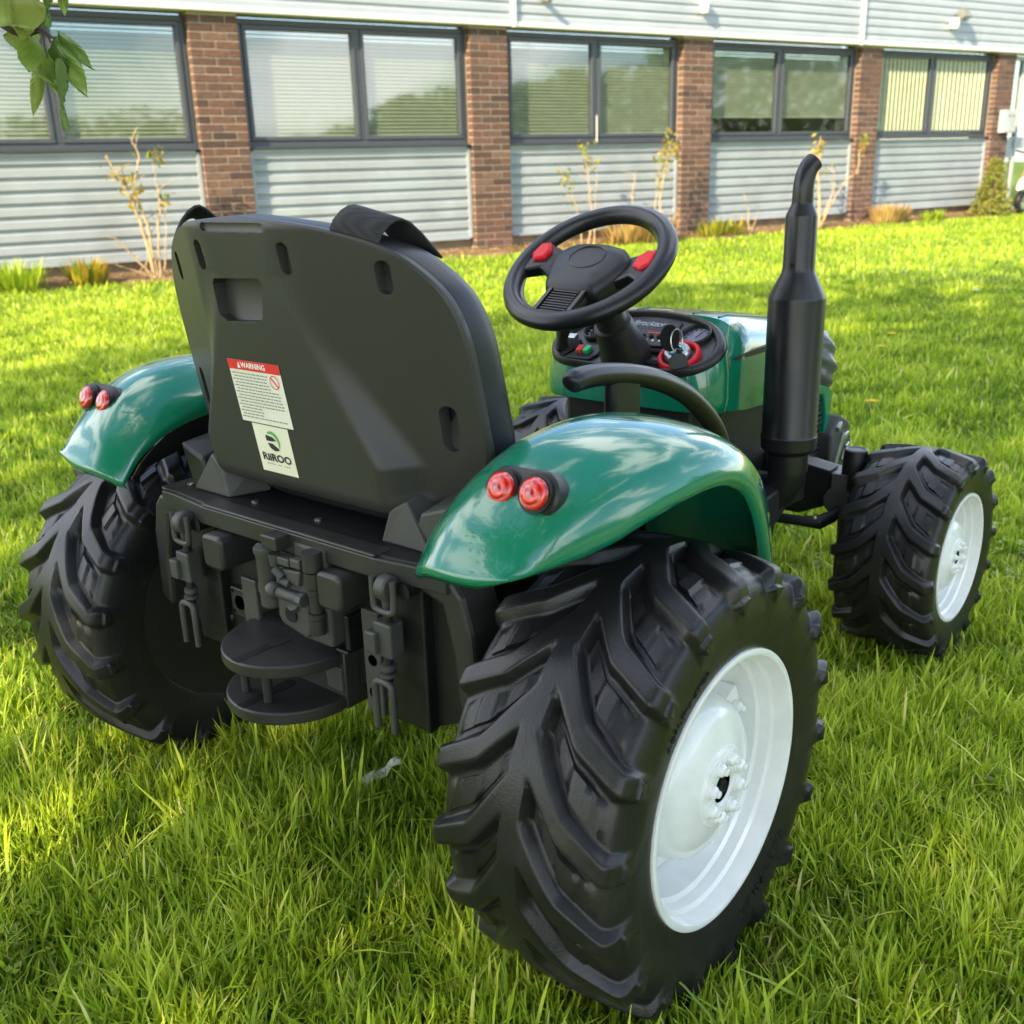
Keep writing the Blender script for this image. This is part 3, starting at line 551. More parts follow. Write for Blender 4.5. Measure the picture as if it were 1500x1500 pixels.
# dry thatch lying low between the blades
n = 9000; d = np.sqrt(RNG.uniform(.6**2, 3.6**2, n)); th = RNG.uniform(R_(-40), R_(40), n)+math.atan2(FW.y, FW.x); C0 = np.stack([CAM.x+d*np.cos(th), CAM.y+d*np.sin(th), RNG.uniform(.006, .034, n)], 1)
a_ = RNG.uniform(0, 2*PI, n); U = np.stack([np.cos(a_), np.sin(a_), RNG.normal(0, .22, n)], 1)*RNG.uniform(.012, .032, (n, 1)); W = np.stack([-np.sin(a_), np.cos(a_), 0*a_], 1)*RNG.uniform(.0006, .0013, (n, 1))
o = quads_obj('dry_thatch', C0, U, W, RNG.uniform(.2, 1, n), M['straw']); o['kind'] = 'stuff'
# clover among the grass
cl = []; 
for k in range(70):
    d = math.sqrt(random.uniform(.8**2, 3.4**2)); th = random.uniform(R_(-36), R_(36))+math.atan2(FW.y, FW.x); c = (CAM.x+d*math.cos(th), CAM.y+d*math.sin(th))
    for q in range(16):
        b = Vector((c[0]+random.gauss(0, .035), c[1]+random.gauss(0, .035), random.uniform(.026, .046))); t0 = random.uniform(0, 2*PI)
        for l in range(3):
            t = t0+l*2.094; cl.append((b+Vector((math.cos(t), math.sin(t), .12))*.0062, Vector((math.cos(t), math.sin(t), .15))*.0062, Vector((-math.sin(t), math.cos(t), random.gauss(0, .15)))*.0055))
o = quads_obj('clover', np.array([tuple(c[0]) for c in cl]), np.array([tuple(c[1]) for c in cl]), np.array([tuple(c[2]) for c in cl]), RNG.uniform(.12, .35, len(cl)), M['grass']); o['kind'] = 'stuff'
# dandelions and daisies far out on the lawn
M['yellow'] = simple('dandelion_yellow', (.80, .52, .01), .6); M['petal'] = simple('daisy_white', (.8, .8, .74), .6); M['stalk'] = simple('flower_stalk', (.10, .20, .03), .6)
def flower(name, x, y, rad, h, mat, label, cat, group=None):
    r = tag(empty(name, (x, y, 0)), label, cat, group); a = MB(); a.cyl((0, 0, 0), (.004, 0, h), .0022, .0018, 6); a.build('stalk', M['stalk'], r)
    a = MB()
    for k in range(30):
        t = 2*PI*k*.382; rr = rad*math.sqrt((k+1)/30); c = Vector((rr*math.cos(t)*.7, rr*math.sin(t)*.7, h+.006*(1-rr/rad))); d = Vector((math.cos(t), math.sin(t), .5)).normalized()*rad*.45; s = Vector((-math.sin(t), math.cos(t), 0))*rad*.12
        a.add([c-s, c+s, c+d+s*.6, c+d-s*.6], [(0, 1, 2, 3)])
    a.build('flower_head', mat, r, smooth=0, normals=False)
for (x, y, lab) in ((-.766, 4.06, 'yellow dandelion higher up the lawn right of the exhaust pipe'), (-.36, 2.869, 'yellow dandelion nearer to the tractor, left of the front wheel'), (-.865, 4.467, 'yellow dandelion half hidden in the grass farthest from the tractor')):
    flower('dandelion', x, y, .026, .055, M['yellow'], lab, 'dandelion', 'dandelions on the lawn')
for (lab, s_, n_) in (('tiny white daisy in the sunlit lawn before the straw coloured shrub', 12.2, 8.0), ('tiny white daisy in the sunlit lawn below the last cladding bay', 13.6, 8.2), ('tiny white daisy in the sunlit lawn just right of the exhaust pipe', 10.6, 7.6), ('tiny white daisy in the sunlit lawn in front of the conifer', 15.0, 8.0), ('tiny white daisy below the little twiggy shrub left of the exhaust', 9.5, 8.3), ('small white daisy alone in the mid lawn between exhaust and dandelion', 5.9, 3.1), ('tiny white daisy close to the foot of the fourth pillar', 11.4, 8.4)):
    p = BW(s_, n_); flower('daisy', p.x, p.y, .022, .05, M['petal'], lab, 'daisy', 'daisies on the far lawn')
# crumpled scrap of paper in the near grass
a = MB(); sc = tag(empty('paper_scrap', (-.029, .011, .0)), 'small crumpled cream scrap of paper lying in the grass behind the tractor', 'paper scrap')
G = [[(i*.0085-.029+random.gauss(0, .0012), j*.0062-.009+random.gauss(0, .001), .046+random.gauss(0, .0022)+.004*math.sin(i*1.3)+.014*(i/7)) for j in range(4)] for i in range(8)]
a.rings(G, cap=False, wrap=False); o = a.build('sheet', M['label2'], sc, smooth=0, normals=False); sm = o.modifiers.new('t', 'SOLIDIFY'); sm.thickness = .002; sc.rotation_euler = (0, 0, R_(75))

# ------------------------------------------------------------ leafy branch hanging into the top left corner
def ray(px, py, dist):
    d = (FW+RT*((px-750)/1500)-UP*((py-750)/1500)).normalized(); return CAM+d*dist
br = tag(empty('leafy_branch', tuple(ray(-250, -160, 1.55))), 'dark twig with large ribbed green leaves hanging into the top left corner', 'branch')
o0 = br.location.copy()
tw = [ray(-900, -900, 1.9), ray(-500, -400, 1.7), ray(-250, -160, 1.55), ray(-60, -20, 1.47), ray(0, 30, 1.45), ray(32, 48, 1.44), ray(58, 44, 1.44), ray(75, 55, 1.44)]
a = MB(); a.tube([p-o0 for p in catmull(tw, 5)], [lerp(.012, .0022, k/35)*1.0 for k in range(36)], 8)
for P2 in ([(34, 48), (40, 52), (47, 53)], [(56, 46), (70, 53), (83, 57)], [(70, 52), (74, 62), (80, 64)], [(46, 45), (44, 30), (40, 12)], [(58, 44), (60, 30), (56, 8)], [(20, 42), (18, 46), (16, 50)], [(62, 48), (66, 70), (70, 85)], [(88, -20), (92, -6), (94, 0)]):
    a.tube([ray(x, y, 1.44-.01)-o0 for x, y in P2], .0012, 6)
a.build('twig', M['twig_dark'], br)
def bleaf_mat():
    m, n, p = nmat('beech_leaf'); o = [q for q in n.nodes if q.type == 'OUTPUT_MATERIAL'][0]; at = n.nodes.new('ShaderNodeAttribute'); at.attribute_name = 'tone'
    oi = n.nodes.new('ShaderNodeObjectInfo'); base = ramp(n, oi.outputs['Random'], [(0, (.13, .22, .06)), (.5, (.22, .32, .06)), (1, (.36, .40, .10))])
    col = n.nodes.new('ShaderNodeMix'); col.data_type = 'RGBA'; n.links.new(at.outputs['Fac'], col.inputs['Factor']); n.links.new(base, col.inputs['A']); col.inputs['B'].default_value = (.26, .30, .10, 1)
    n.links.new(col.outputs['Result'], p.inputs['Base Color']); p.inputs['Roughness'].default_value = .42
    tr = n.nodes.new('ShaderNodeBsdfTranslucent'); n.links.new(col.outputs['Result'], tr.inputs['Color']); ms = n.nodes.new('ShaderNodeMixShader'); ms.inputs[0].default_value = .4
    n.links.new(p.outputs[0], ms.inputs[1]); n.links.new(tr.outputs[0], ms.inputs[2]); n.links.new(ms.outputs[0], o.inputs[0]); return m
M['beech'] = bleaf_mat()
def big_leaf(base, tip, wpx, side, dist, curl=.25, label=None):
    """leaf from petiole to tip; side: image-plane tilt of the blade, corrugated along its side veins"""
    B = ray(*base, dist)-o0; T = ray(*tip, dist+.02)-o0; ax = (T-B); L = ax.length; ax.normalize(); nrm = (-FW+RT*side[0]+UP*side[1]).normalized(); nrm = (nrm-ax*nrm.dot(ax)).normalized(); sd = ax.cross(nrm); w = wpx/1500*dist
    nu, nv = 29, 13; G = []; tone = []
    for i in range(nu):
        t = i/(nu-1); prof = math.sin(PI*min(1, t**.72))**.8*(1-.15*t); prof = max(prof, .02); row = []
        for j in range(nv):
            v = (j/(nv-1)-.5)*2; vein = math.cos((t*9.0-abs(v)*2.2)*2*PI)
            p = B+ax*(L*(t+.05*abs(v)*prof))+sd*(v*w*.5*prof*(1+.035*vein*(abs(v) > .9)))+nrm*(-.42*w*v*v*prof+curl*L*(-t*t*.5)+.0021*vein*min(1, abs(v)*3)*prof+.26*w*math.sin(t*7+2.5*v))
            row.append(p); tone.append(max(0, 1-abs(v)*9)*.8 if abs(v) < .1 else max(0, vein-.72)*1.4)
        G.append(row)
    mb = MB(); mb.rings(G, cap=False, wrap=False); o = mb.build('leaf', M['beech'], br, smooth=180, normals=False); at = o.data.attributes.new('tone', 'FLOAT', 'POINT'); at.data.foreach_set('value', tone); return o
for L_ in [((66, 22), (-30, -30), 45, (.5, .6), 1.42), ((-25, -25), (50, 46), 38, (.3, .9), 1.40), ((40, -32), (64, 50), 22, (.8, .1), 1.43), ((66, -40), (60, 40), 18, (-.4, .1), 1.44), ((14, 44), (46, 104), 41, (-.3, .3), 1.47), ((36, 44), (92, 134), 34, (.2, .5), 1.43), ((78, 54), (132, 146), 30, (.1, .2), 1.45), ((84, 46), (142, 104), 19, (-.5, .5), 1.45), ((82, 60), (100, 128), 22, (.4, .4), 1.44), ((60, 92), (49, 174), 18, (.6, .3), 1.45), ((86, 85), (84, 190), 15, (-.6, .2), 1.44), ((72, 88), (83, 142), 16, (.5, .1), 1.46), ((92, 96), (98, 150), 13, (.7, .2), 1.46), ((86, -22), (95, 25), 16, (.2, .2), 1.45)]:
    big_leaf(*L_)
# ------------------------------------------------------------ toy tractor; x to its right, y forward, z up
TR = tag(empty('toy_tractor'), 'dark green ride-on toy tractor with white wheel rims and black seat standing on the lawn', 'toy tractor')
FNT = None
def text_mesh(body, size, extrude=.0, spacing=1.0, shear=0, bold=0):
    cu = bpy.data.curves.new('txt', 'FONT'); cu.body = body; cu.size = size; cu.extrude = extrude; cu.align_x = 'CENTER'; cu.align_y = 'CENTER'; cu.space_character = spacing; cu.shear = shear; cu.offset = bold; cu.resolution_u = 3
    o = bpy.data.objects.new('txt', cu); COL.objects.link(o); dg = bpy.context.evaluated_depsgraph_get(); dg.update(); me = bpy.data.meshes.new_from_object(o.evaluated_get(dg)); bpy.data.objects.remove(o); bpy.data.curves.remove(cu); me.materials.clear(); return me

# ---------------- tyres
def tyre(Rr, hw, rim, N, name):
    """moulded tyre: two half shells of a sheared grid whose columns follow the chevron lugs"""
    k = Rr/.263; h = hw; q_ = (Rr-rim)/.105
    Pf = [(.80, rim-.004), (.895, rim+.001), (.92, rim+.006*q_), (.945, rim+.018*q_), (.975, rim+.036*q_), (.985, rim+.050*q_), (.975, rim+.062*q_), (.955, rim+.071*q_), (.915, Rr-.0255*k), (.85, Rr-.0215*k), (.72, Rr-.0192*k), (.60, Rr-.0182*k), (.46, Rr-.0176*k), (.30, Rr-.0172*k), (.13, Rr-.017*k), (0, Rr-.017*k)]
    Pt = [(.80, rim-.004), (.895, rim+.001), (.92, rim+.006*q_), (.945, rim+.018*q_), (.975, rim+.038*q_), (.998, rim+.053*q_), (1.012, rim+.068*q_), (1.015, rim+.079*q_), (.990, Rr-.0150*k), (.930, Rr-.0085*k), (.76, Rr-.0055*k), (.61, Rr-.0035*k), (.46, Rr-.0018*k), (.30, Rr-.0008*k), (.13, Rr-.0002*k), (0, Rr)]
    def dens(P): return catmull([(a, b, 0) for a, b in P], 5)
    F, T = dens(Pf), dens(Pt); xs = [max(0, t.x) for t in T]
    sx_ = lambda x: k*interp(x, [0, .10, .44, .50, .94, 1.02], [-.012, -.005, .049, .056, .083, .084])
    wx_ = lambda x: k*interp(x, [0, .10, .30, .46, .52, .80, 1.0], [.0275, .0258, .0216, .0184, .0164, .0152, .0143])
    ca_ = lambda x: interp(x, [0, .40, .54, .94, .98], [.60, .60, .84, .86, 1.0])
    plate = lambda x: k*interp(x, [0, .25, .262, .452, .464, .676, .688, .86, .92], [0, 0, .0018, .0024, .0058, .0066, .0034, .0024, 0])
    pitch = 2*PI*Rr/N; V = []; Fc = []; 
    for sgn in (1, -1):
        base = len(V); ncol = None
        for i_, (f, t) in enumerate(zip(F, T)):
            x = xs[i_]; wa = wx_(x); e = .0040*k/ca_(x); s = sx_(x); g = pitch-2*wa
            rel = [(-wa-e-.0032*k, 0, 0), (-wa-e, .05, 0), (-wa-e*.55, .23, 0), (-wa+e*.45, .86, 0), (-wa+e*.85, .975, 0), (-wa+e*1.5, 1, 0), (-wa*.33, 1, 0), (wa*.33, 1, 0), (wa-e*1.5, 1, 0), (wa-e*.85, .975, 0), (wa-e*.45, .86, 0), (wa+e*.55, .23, 0), (wa+e, .05, 0), (wa+e+.0032*k, 0, 0)]
            g0 = wa+e+.0032*k; g1 = pitch-g0
            rel += [(lerp(g0, g1, q), 0, 1) for q in (.10, .14, .38, .62, .86, .90)]
            ncol = len(rel)*N
            ribm = min(1, max(0, (.155-x)/.045)); ribm = ribm*ribm*(3-2*ribm)
            pl = plate(x)
            for c_ in range(N):
                ph0 = c_*2*PI/N+(0 if sgn > 0 else PI/N)
                for (c, m, gap) in rel:
                    m2 = max(m, ribm); p = f.lerp(t, m2); X, r = p.x*h, p.y
                    if gap and ribm < .5 and g1 > g0: 
                        q = (c-g0)/(g1-g0)
                        if .12 < q < .88: r += pl*(1-ribm)
                    # little wedge pads on the shoulder below the lug ends
                    if 26 <= i_ <= 33 and abs(c-.002*k) < (i_-25)*.0016*k: X += .0038*k
                    ph = ph0+(c+s)/Rr; V.append((sgn*X, -r*math.sin(ph), r*math.cos(ph)))
        nr = len(F)
        for a in range(nr-1):
            for b in range(ncol):
                q = (base+a*ncol+b, base+a*ncol+(b+1) % ncol, base+(a+1)*ncol+(b+1) % ncol, base+(a+1)*ncol+b); Fc.append(q if sgn > 0 else q[::-1])
    me = bpy.data.meshes.new(name); me.from_pydata(V, [], Fc); me.materials.append(M['tyre']); me.shade_smooth()
    p0 = me.polygons[0]; tst = me.polygons[(len(F)//2)*ncol]; c = tst.center
    if tst.normal.dot(Vector((c.x*.2, c.y, c.z))) < 0: me.flip_normals()
    me.set_sharp_from_angle(angle=R_(58)); return me
def wheel_set(prefix, Rr, hw, rim, N):
    t = tyre(Rr, hw, rim, N, prefix+'_tyre'); f = rim/.159; h = hw
    mb = MB(); mb.lathe([(.80*h, rim-.001), (.90*h, rim+.0038*f), (.935*h, rim+.0028*f), (.945*h, rim-.001*f), (.935*h, rim-.0048*f), (.84*h, rim-.0065*f), (.76*h, rim-.0075*f), (.73*h, rim-.0125*f), (.62*h, rim-.0145*f), (.59*h, rim-.0195*f), (.36*h, rim-.0225*f), (.32*h, rim-.027*f), (.24*h, rim-.030*f), (.20*h, rim-.045*f), (.20*h, .055*f), (.16*h, .055*f), (.16*h, rim-.015*f), (.6*h, rim-.010)], n=96, closed=True)
    rimm = mb.build('rim', M['white'], None, smooth=40); r1 = rimm.data; bpy.data.objects.remove(rimm)
    mb = MB(); mb.lathe([(.16*h, .104*f), (.30*h, .101*f), (.50*h, .0975*f), (.62*h, .094*f), (.70*h, .088*f), (.76*h, .079*f), (.80*h, .067*f), (.825*h, .054*f), (.835*h, .048*f), (.865*h, .0465*f), (.87*h, .044*f), (.87*h, .021*f), (.85*h, .019*f), (.60*h, .019*f)], n=72)
    mb.f = [q for q in mb.f if len(q) == 4]; mb.m = mb.m[:len(mb.f)]
    hubo = mb.build('hub', M['white'], None, smooth=40); r2 = hubo.data; bpy.data.objects.remove(hubo)
    mb = MB(); mb.lathe([(.845*h, .0), (.845*h, .0215*f)], n=24); mb.lathe([(.846*h, .002*f), (.868*h, .006*f), (.866*h, .009*f), (.846*h, .011*f)], n=6); 
    axo = mb.build('axle_end', M['hole'], None, smooth=30); r3 = axo.data; bpy.data.objects.remove(axo)
    mb = MB(); mb.lathe([(-.002*f, .0098*f), (.002*f, .0098*f), (.0025*f, .0078*f), (.0065*f, .0074*f), (.008*f, .0058*f), (.009*f, .0045*f), (.012*f, .0042*f), (.0128*f, .003*f)], n=12); nu = mb.build('wheel_nut', M['white'], None, smooth=45); r4 = nu.data; bpy.data.objects.remove(nu)
    mb = MB(); mb.box((.34*h, 0, .112*f), (.24*h, .030*f, .036*f)); mb.lathe([(.46*h, .008*f), (.54*h, .008*f), (.56*h, .005*f), (.60*h, .0045*f)], (0, .006*f, .114*f), 'x', 8); br_ = mb.build('rim_bracket', M['white'], None, smooth=35, bevel=.003); r5 = bake(br_).data; bpy.data.objects.remove(br_)
    return t, r1, r2, r3, r4, r5, f, h
def place_wheel(ms, name, x, y, z, spin, mirror=False, label=None, steer=0):
    t, r1, r2, r3, r4, r5, f, h = ms
    def mm(me):
        if not mirror: return me
        m2 = me.copy(); m2.transform(Matrix.Scale(-1, 4, (1, 0, 0))); m2.flip_normals(); return m2
    w = link_mesh(name, mm(t), TR); w.location = (x, y, z); w.rotation_euler = (spin, 0, steer)
    if label: w['label'] = label
    link_mesh('rim', mm(r1), w); link_mesh('hub', mm(r2), w); link_mesh('axle_end', mm(r3), w)
    sg = -1 if mirror else 1; mnut = mm(r4); mb_ = mm(r5)
    for k in range(8):
        a = 2*PI*(k+.5)/8; o = link_mesh('wheel_nut', mnut, w); o.location = (sg*.868*h, .0335*f*math.sin(a), .0335*f*math.cos(a))
    for k in range(4):
        o = link_mesh('rim_bracket', mb_, w); o.rotation_euler = (2*PI*k/4+.35, 0, 0)
    for k in range(4):
        a = MB(); a.box((sg*.205*h, .030*f, .117*f), (.012*h, .026*f, .012*f)); o = a.build('rim_slot', M['hole'], w, smooth=0); o.rotation_euler = (2*PI*k/4+.35, 0, 0)
    rr_ = r1.vertices[0].co.yz.length; a = MB(); a.lathe([(-sg*.72*h, .0), (-sg*.72*h, .05*f), (-sg*.78*h, .055*f), (-sg*.78*h, .085*f), (-sg*.70*h, .092*f), (-sg*.70*h, rr_-.02), (-sg*.84*h, rr_-.012), (-sg*.90*h, rr_+.004)], n=56); a.build('inner_disc', M['plastic'], w, smooth=35)
    return w
REAR = wheel_set('rear', .263, .113, .158, 18); FRONT = wheel_set('front', .199, .093, .122, 16)
wr = place_wheel(REAR, 'rear_wheel', .454, 0, .264, R_(3)); place_wheel(REAR, 'rear_wheel', -.454, 0, .264, R_(9), True)
wf = place_wheel(FRONT, 'front_wheel', .418, 1.0236, .204, R_(5), steer=R_(-1.2)); place_wheel(FRONT, 'front_wheel', -.418, 1.0236, .204, 0, True, steer=R_(-1.2))
def ring_text(body, size, rmid, ph_mid, x, parent, top=True, depth=.0022):
    me = text_mesh(body, size, depth, 1.05)
    for v in me.vertices:
        a, b, c = v.co; s = -1 if top else 1
        r = rmid+b*(1 if top else -1); ph = ph_mid+s*a/rmid*1.0; x = .113*interp(r, [.159, .164, .176, .198, .210], [.86, .905, .935, .985, .99]); v.co = Vector((x+c*.8+.0002, -r*math.sin(ph), r*math.cos(ph)))
    me.materials.append(M['tyre']); o = link_mesh('moulded_lettering', me, parent); return o
ring_text('AGRI-TRACTOR', .013, .181, R_(32), .1085, wr); ring_text('24V TRAC TYRE', .017, .190, R_(205), .1120, wr, top=False)

# ---------------- seat back shell
SH0 = [(0, .540), (.13, .540), (.195, .546), (.235, .562), (.262, .585), (.2745, .612), (.2745, .650), (.273, .694), (.269, .750), (.255, .795), (.227, .827), (.195, .848), (.146, .864), (.09, .8745), (0, .8815)]
half = [Vector((p.x, p.y, 0)) for p in catmull([(a, b, 0) for a, b in SH0], 8)]
half = [Vector((p.x*.981, p.y, 0)) for p in half]; outl = [(p.x, p.y) for p in half]+[(-p.x, p.y) for p in half[::-1][1:-1]]
def seat_y(x, z):
    return sum(w*seat_raw(x+o, z) for o, w in ((-.0065, .15), (-.0035, .2), (0, .30), (.0035, .2), (.0065, .15)))
def seat_raw(x, z):
    y0 = -.1688+.165*(.8375-z); ax = abs(x)
    if z > .82: A = .050+(z-.82)*.35; Bq = .10
    else: A = .045+(.82-z)*.55; Bq = max(.10+(.82-z)*.25, A+.012)
    yw = lambda q: .40*max(0, q-.085)
    if z < .60: A = .166
    Bq = max(Bq, .0851, A+.03)
    if ax <= A: d = 0
    elif ax < Bq:
        t = (ax-A)/(Bq-A); d = yw(Bq)*t
    else: d = yw(ax)
    # roll the lower edge forward under the seat
    lo = max(0, .560-z); d += 22*lo*lo
    hi = max(0, z-.868); d += .0+30*hi*hi
    return y0+d
def shell_mesh(yoff, scale=1.0, zc=.70):
    rings = []; NK = 64
    for k in range(NK+1):
        t = (k/NK)
        rings.append([(p[0]*t*scale, zc+(p[1]-zc)*t*scale) for p in outl])
    return rings
mb = MB(); rg = shell_mesh(0); back = [[(x, seat_y(x, z), z) for x, z in r] for r in rg[1:]]; n = len(outl)
edge = [(x*1.0, seat_y(x, z)+.006, z) for x, z in outl]; rim1 = [(x*1.012, seat_y(x, z)+.004, .70+(z-.70)*1.010) for x, z in outl]; rim2 = [(x*1.013, seat_y(x, z)+.011, .70+(z-.70)*1.011) for x, z in outl]
front = [[(x, seat_y(x, z)+.036*min(1, .3+1.2*(1-k_/62)), z) for x, z in r] for k_, r in list(enumerate(rg[1:-2]))[::-1]]
mb.rings(back+[rim1, rim2]+front, cap=True)
shell = mb.build('seat_back', M['shell'], TR, smooth=24)
cut = MB()
def ycut(poly): cut.prism(poly, -.30, -.30, 'y')
def capsule(cx, z0, z1, w, tilt=0): return [(cx+w*math.cos(a)+tilt*(math.sin(a)*w+(z1 if math.sin(a) > 0 else z0)-(z0+z1)/2), (z1 if math.sin(a) > 0 else z0)+w*math.sin(a)) for a in [2*PI*(k+.5)/20 for k in range(20)]]
def add_cut(poly, depth, cx, cz):
    y = seat_y(cx, cz); cut.prism(poly, y-.06, y+depth, 'y')
add_cut([(-.060, .8105), (.026, .8135), (.032, .806), (.018, .768), (.011, .7625), (-.052, .7595), (-.0645, .7665), (-.066, .804)][::-1], .0185, -.015, .79)
add_cut(rrect(-.060, .056, .8655, .8755, .0045), .004, 0, .87)
for sx in (-1, 1):
    add_cut(capsule(sx*.0786, .828, .847, .0085), .012, sx*.0786, .8375); add_cut(capsule(sx*.1900, .808, .827, .0090), .012, sx*.1900, .816); add_cut(capsule(sx*.2855, .655, .680, .0095) if False else capsule(sx*.2340, .630, .664, .0105), .013, sx*.2340, .647)
co = cut.build('cutter', M['hole'], None, smooth=0)
bo = shell.modifiers.new('cut', 'BOOLEAN'); bo.operation = 'DIFFERENCE'; bo.object = co; bo.solver = 'EXACT'
bv = shell.modifiers.new('soft', 'BEVEL'); bv.width = .0016; bv.segments = 2; bv.limit_method = 'ANGLE'; bv.angle_limit = R_(50)
bake(shell); bpy.data.objects.remove(co); shell.data.materials.clear(); shell.data.materials.append(M['shell'])
shell.data.shade_smooth(); shell.data.set_sharp_from_angle(angle=R_(24))
# cushion in front of the shell
mb = MB(); rr = []
for (sc, dy) in ((.985, .010), (1.004, .011), (1.011, .017), (1.011, .038), (1.002, .052), (.97, .062), (.8, .068), (.4, .066), (.05, .066)): rr.append([(x*sc, seat_y(x, z)+dy, .70+(z-.70)*sc*(1.0 if z > .7 else .98)) for x, z in outl])
mb.rings(rr); mb.build('back_cushion', M['vinyl'], shell, smooth=50)
for sx in (-1, 1):
    mb = MB(); rings = []
    for (dy, dz, th) in ((.004, -.001, 0), (.003, .003, 0), (.008, .012, 0), (.018, .021, 0), (.028, .026, 0), (.036, .027, 0), (.046, .023, 0), (.060, .012, 0), (.074, -.002, 0), (.086, -.014, 0)):
        row = []
        for j in range(5):
            x = .139+.050*j/4+.006*(dy-.004)/.05; ze = interp(x, [.09, .146, .195, .227, .255], [.8745, .864, .848, .827, .795])*1.0+.0015; zz = ze+dz*(1 if dz > 0 else 1); row.append((sx*x, seat_y(x, ze)+dy, zz))
        rings.append(row)
    mb.rings(rings, cap=False, wrap=False); o = mb.build('strap', M['webbing'], shell, smooth=60); s_ = o.modifiers.new('t', 'SOLIDIFY'); s_.thickness = .0028
# stickers on the shell, printed flat
def on_shell(u, v, lift): return (u, seat_y(0, v)-lift, v)
def flat(name, polys, mat, parent, lift):
    mb = MB()
    for pl in polys: mb.add([on_shell(a, b, lift) for a, b in pl], [tuple(range(len(pl)))])
    return mb.build(name, mat, parent, smooth=0, normals=False)
def rect(a, b, c, d): return [(a, c), (b, c), (b, d), (a, d)]
def flat_text(name, body, size, cx, cz, mat, parent, lift, sx=1, bold=0, shear=0):
    me = text_mesh(body, size, 0, 1, shear, bold)
    for v in me.vertices: a, b = v.co.x*sx+cx, v.co.y+cz; v.co = Vector(on_shell(a, b, lift))
    me.materials.append(mat); return link_mesh(name, me, parent)
LX0, LX1, LZ0, LZ1 = -.073, .027, .6305, .7115
wl = flat('warning_label', [rect(LX0, LX1, LZ0, LZ1)], M['label'], shell, .0006)
flat('red_band', [rect(LX0, LX1, .699, LZ1)], M['lred'], wl, .0010)
flat('warning_triangle', [[(-.0545, .7015), (-.0485, .7015), (-.0515, .7095)], [(-.0450, .7018), (-.0450, .7018), (-.0450, .7018)]][:1], M['lwhite'], wl, .0013)
flat_text('lettering', 'WARNING', .0098, -.0235, .7052, M['lwhite'], wl, .0013, 1.0, .00025)
pl = []; z = .6945; row = 0
while z > .6345:
    x = LX0+.004+(0 if row % 2 == 0 else .003); end = LX1-.004-random.choice((0, .004, .045, .01)); 
    if z > .676: end = min(end, LX1-.026)
    if row % 2 == 0: pl.append(rect(x-.0015, x-.0006, z-.0004, z+.0005)); 
    while x < end-.004:
        w = random.uniform(.003, .009); w = min(w, end-x); pl.append(rect(x, x+w, z-.0008, z+.0008)); x += w+.0012
    z -= .0041; row += 1
flat('small_print', pl, M['inkgrey'], wl, .0012)
cx, cz = .0125, .6885; ringp = []
for k in range(28):
    a, b = 2*PI*k/28, 2*PI*(k+1)/28; ringp.append([(cx+.0088*math.cos(a), cz+.0088*math.sin(a)), (cx+.0088*math.cos(b), cz+.0088*math.sin(b)), (cx+.0076*math.cos(b), cz+.0076*math.sin(b)), (cx+.0076*math.cos(a), cz+.0076*math.sin(a))])
ringp.append([(cx-.0066, cz+.0052), (cx-.0052, cz+.0066), (cx+.0066, cz-.0052), (cx+.0052, cz-.0066)])
flat('prohibition_sign', ringp, M['lred'], wl, .0014)
ll = flat('logo_label', [rect(-.056, .014, .5645, .629)], M['label2'], shell, .0004)
def arcband(cx, cz, r0, r1, a0, a1, n=20):
    out = []
    for k in range(n):
        a, b = R_(lerp(a0, a1, k/n)), R_(lerp(a0, a1, (k+1)/n)); ra = lambda t: lerp(r0, r1, math.sin(PI*min(1, max(0, t*.9+.08)))**.6)
        ia, ib = ra(k/n), ra((k+1)/n); out.append([(cx+r0*math.cos(a), cz+r0*math.sin(a)), (cx+r0*math.cos(b), cz+r0*math.sin(b)), (cx+ib*math.cos(b), cz+ib*math.sin(b)), (cx+ia*math.cos(a), cz+ia*math.sin(a))])
    return out
flat('logo_green', arcband(-.021, .6085, .0135, .0085, 128, -38), M['lgreen'], ll, .0009)
flat('logo_black', [[(-.0338, .6135), (-.0325, .6162), (-.0200, .6140), (-.0130, .6095), (-.0235, .6080), (-.0335, .6080)], [(-.0325, .6052), (-.0225, .6052), (-.0105, .5985), (-.0140, .5962), (-.0210, .5952), (-.0285, .5985)]], M['ink'], ll, .0009)
flat_text('lettering', 'RiiROO', .0142, -.021, .5850, M['ink'], ll, .0009, 1.22, .0005)
flat('tagline', [rect(-.043+.0042*k, -.043+.0042*k+.0032, .5755, .5768) for k in range(11) if k not in (4, 7)], M['inkgrey'], ll, .0009)

# seat base
mb = MB(); rr = []
for z, s in ((.505, .9), (.515, 1.0), (.545, 1.02), (.562, .99), (.570, .9), (.566, .5)): rr.append([((.215*s)*math.copysign(abs(math.cos(a))**.5, math.cos(a)), .07+.14*s*math.copysign(abs(math.sin(a))**.5, math.sin(a)), z) for a in [2*PI*k/48 for k in range(48)]])
mb.rings(rr); mb.build('seat_cushion', M['vinyl'], TR, smooth=50)

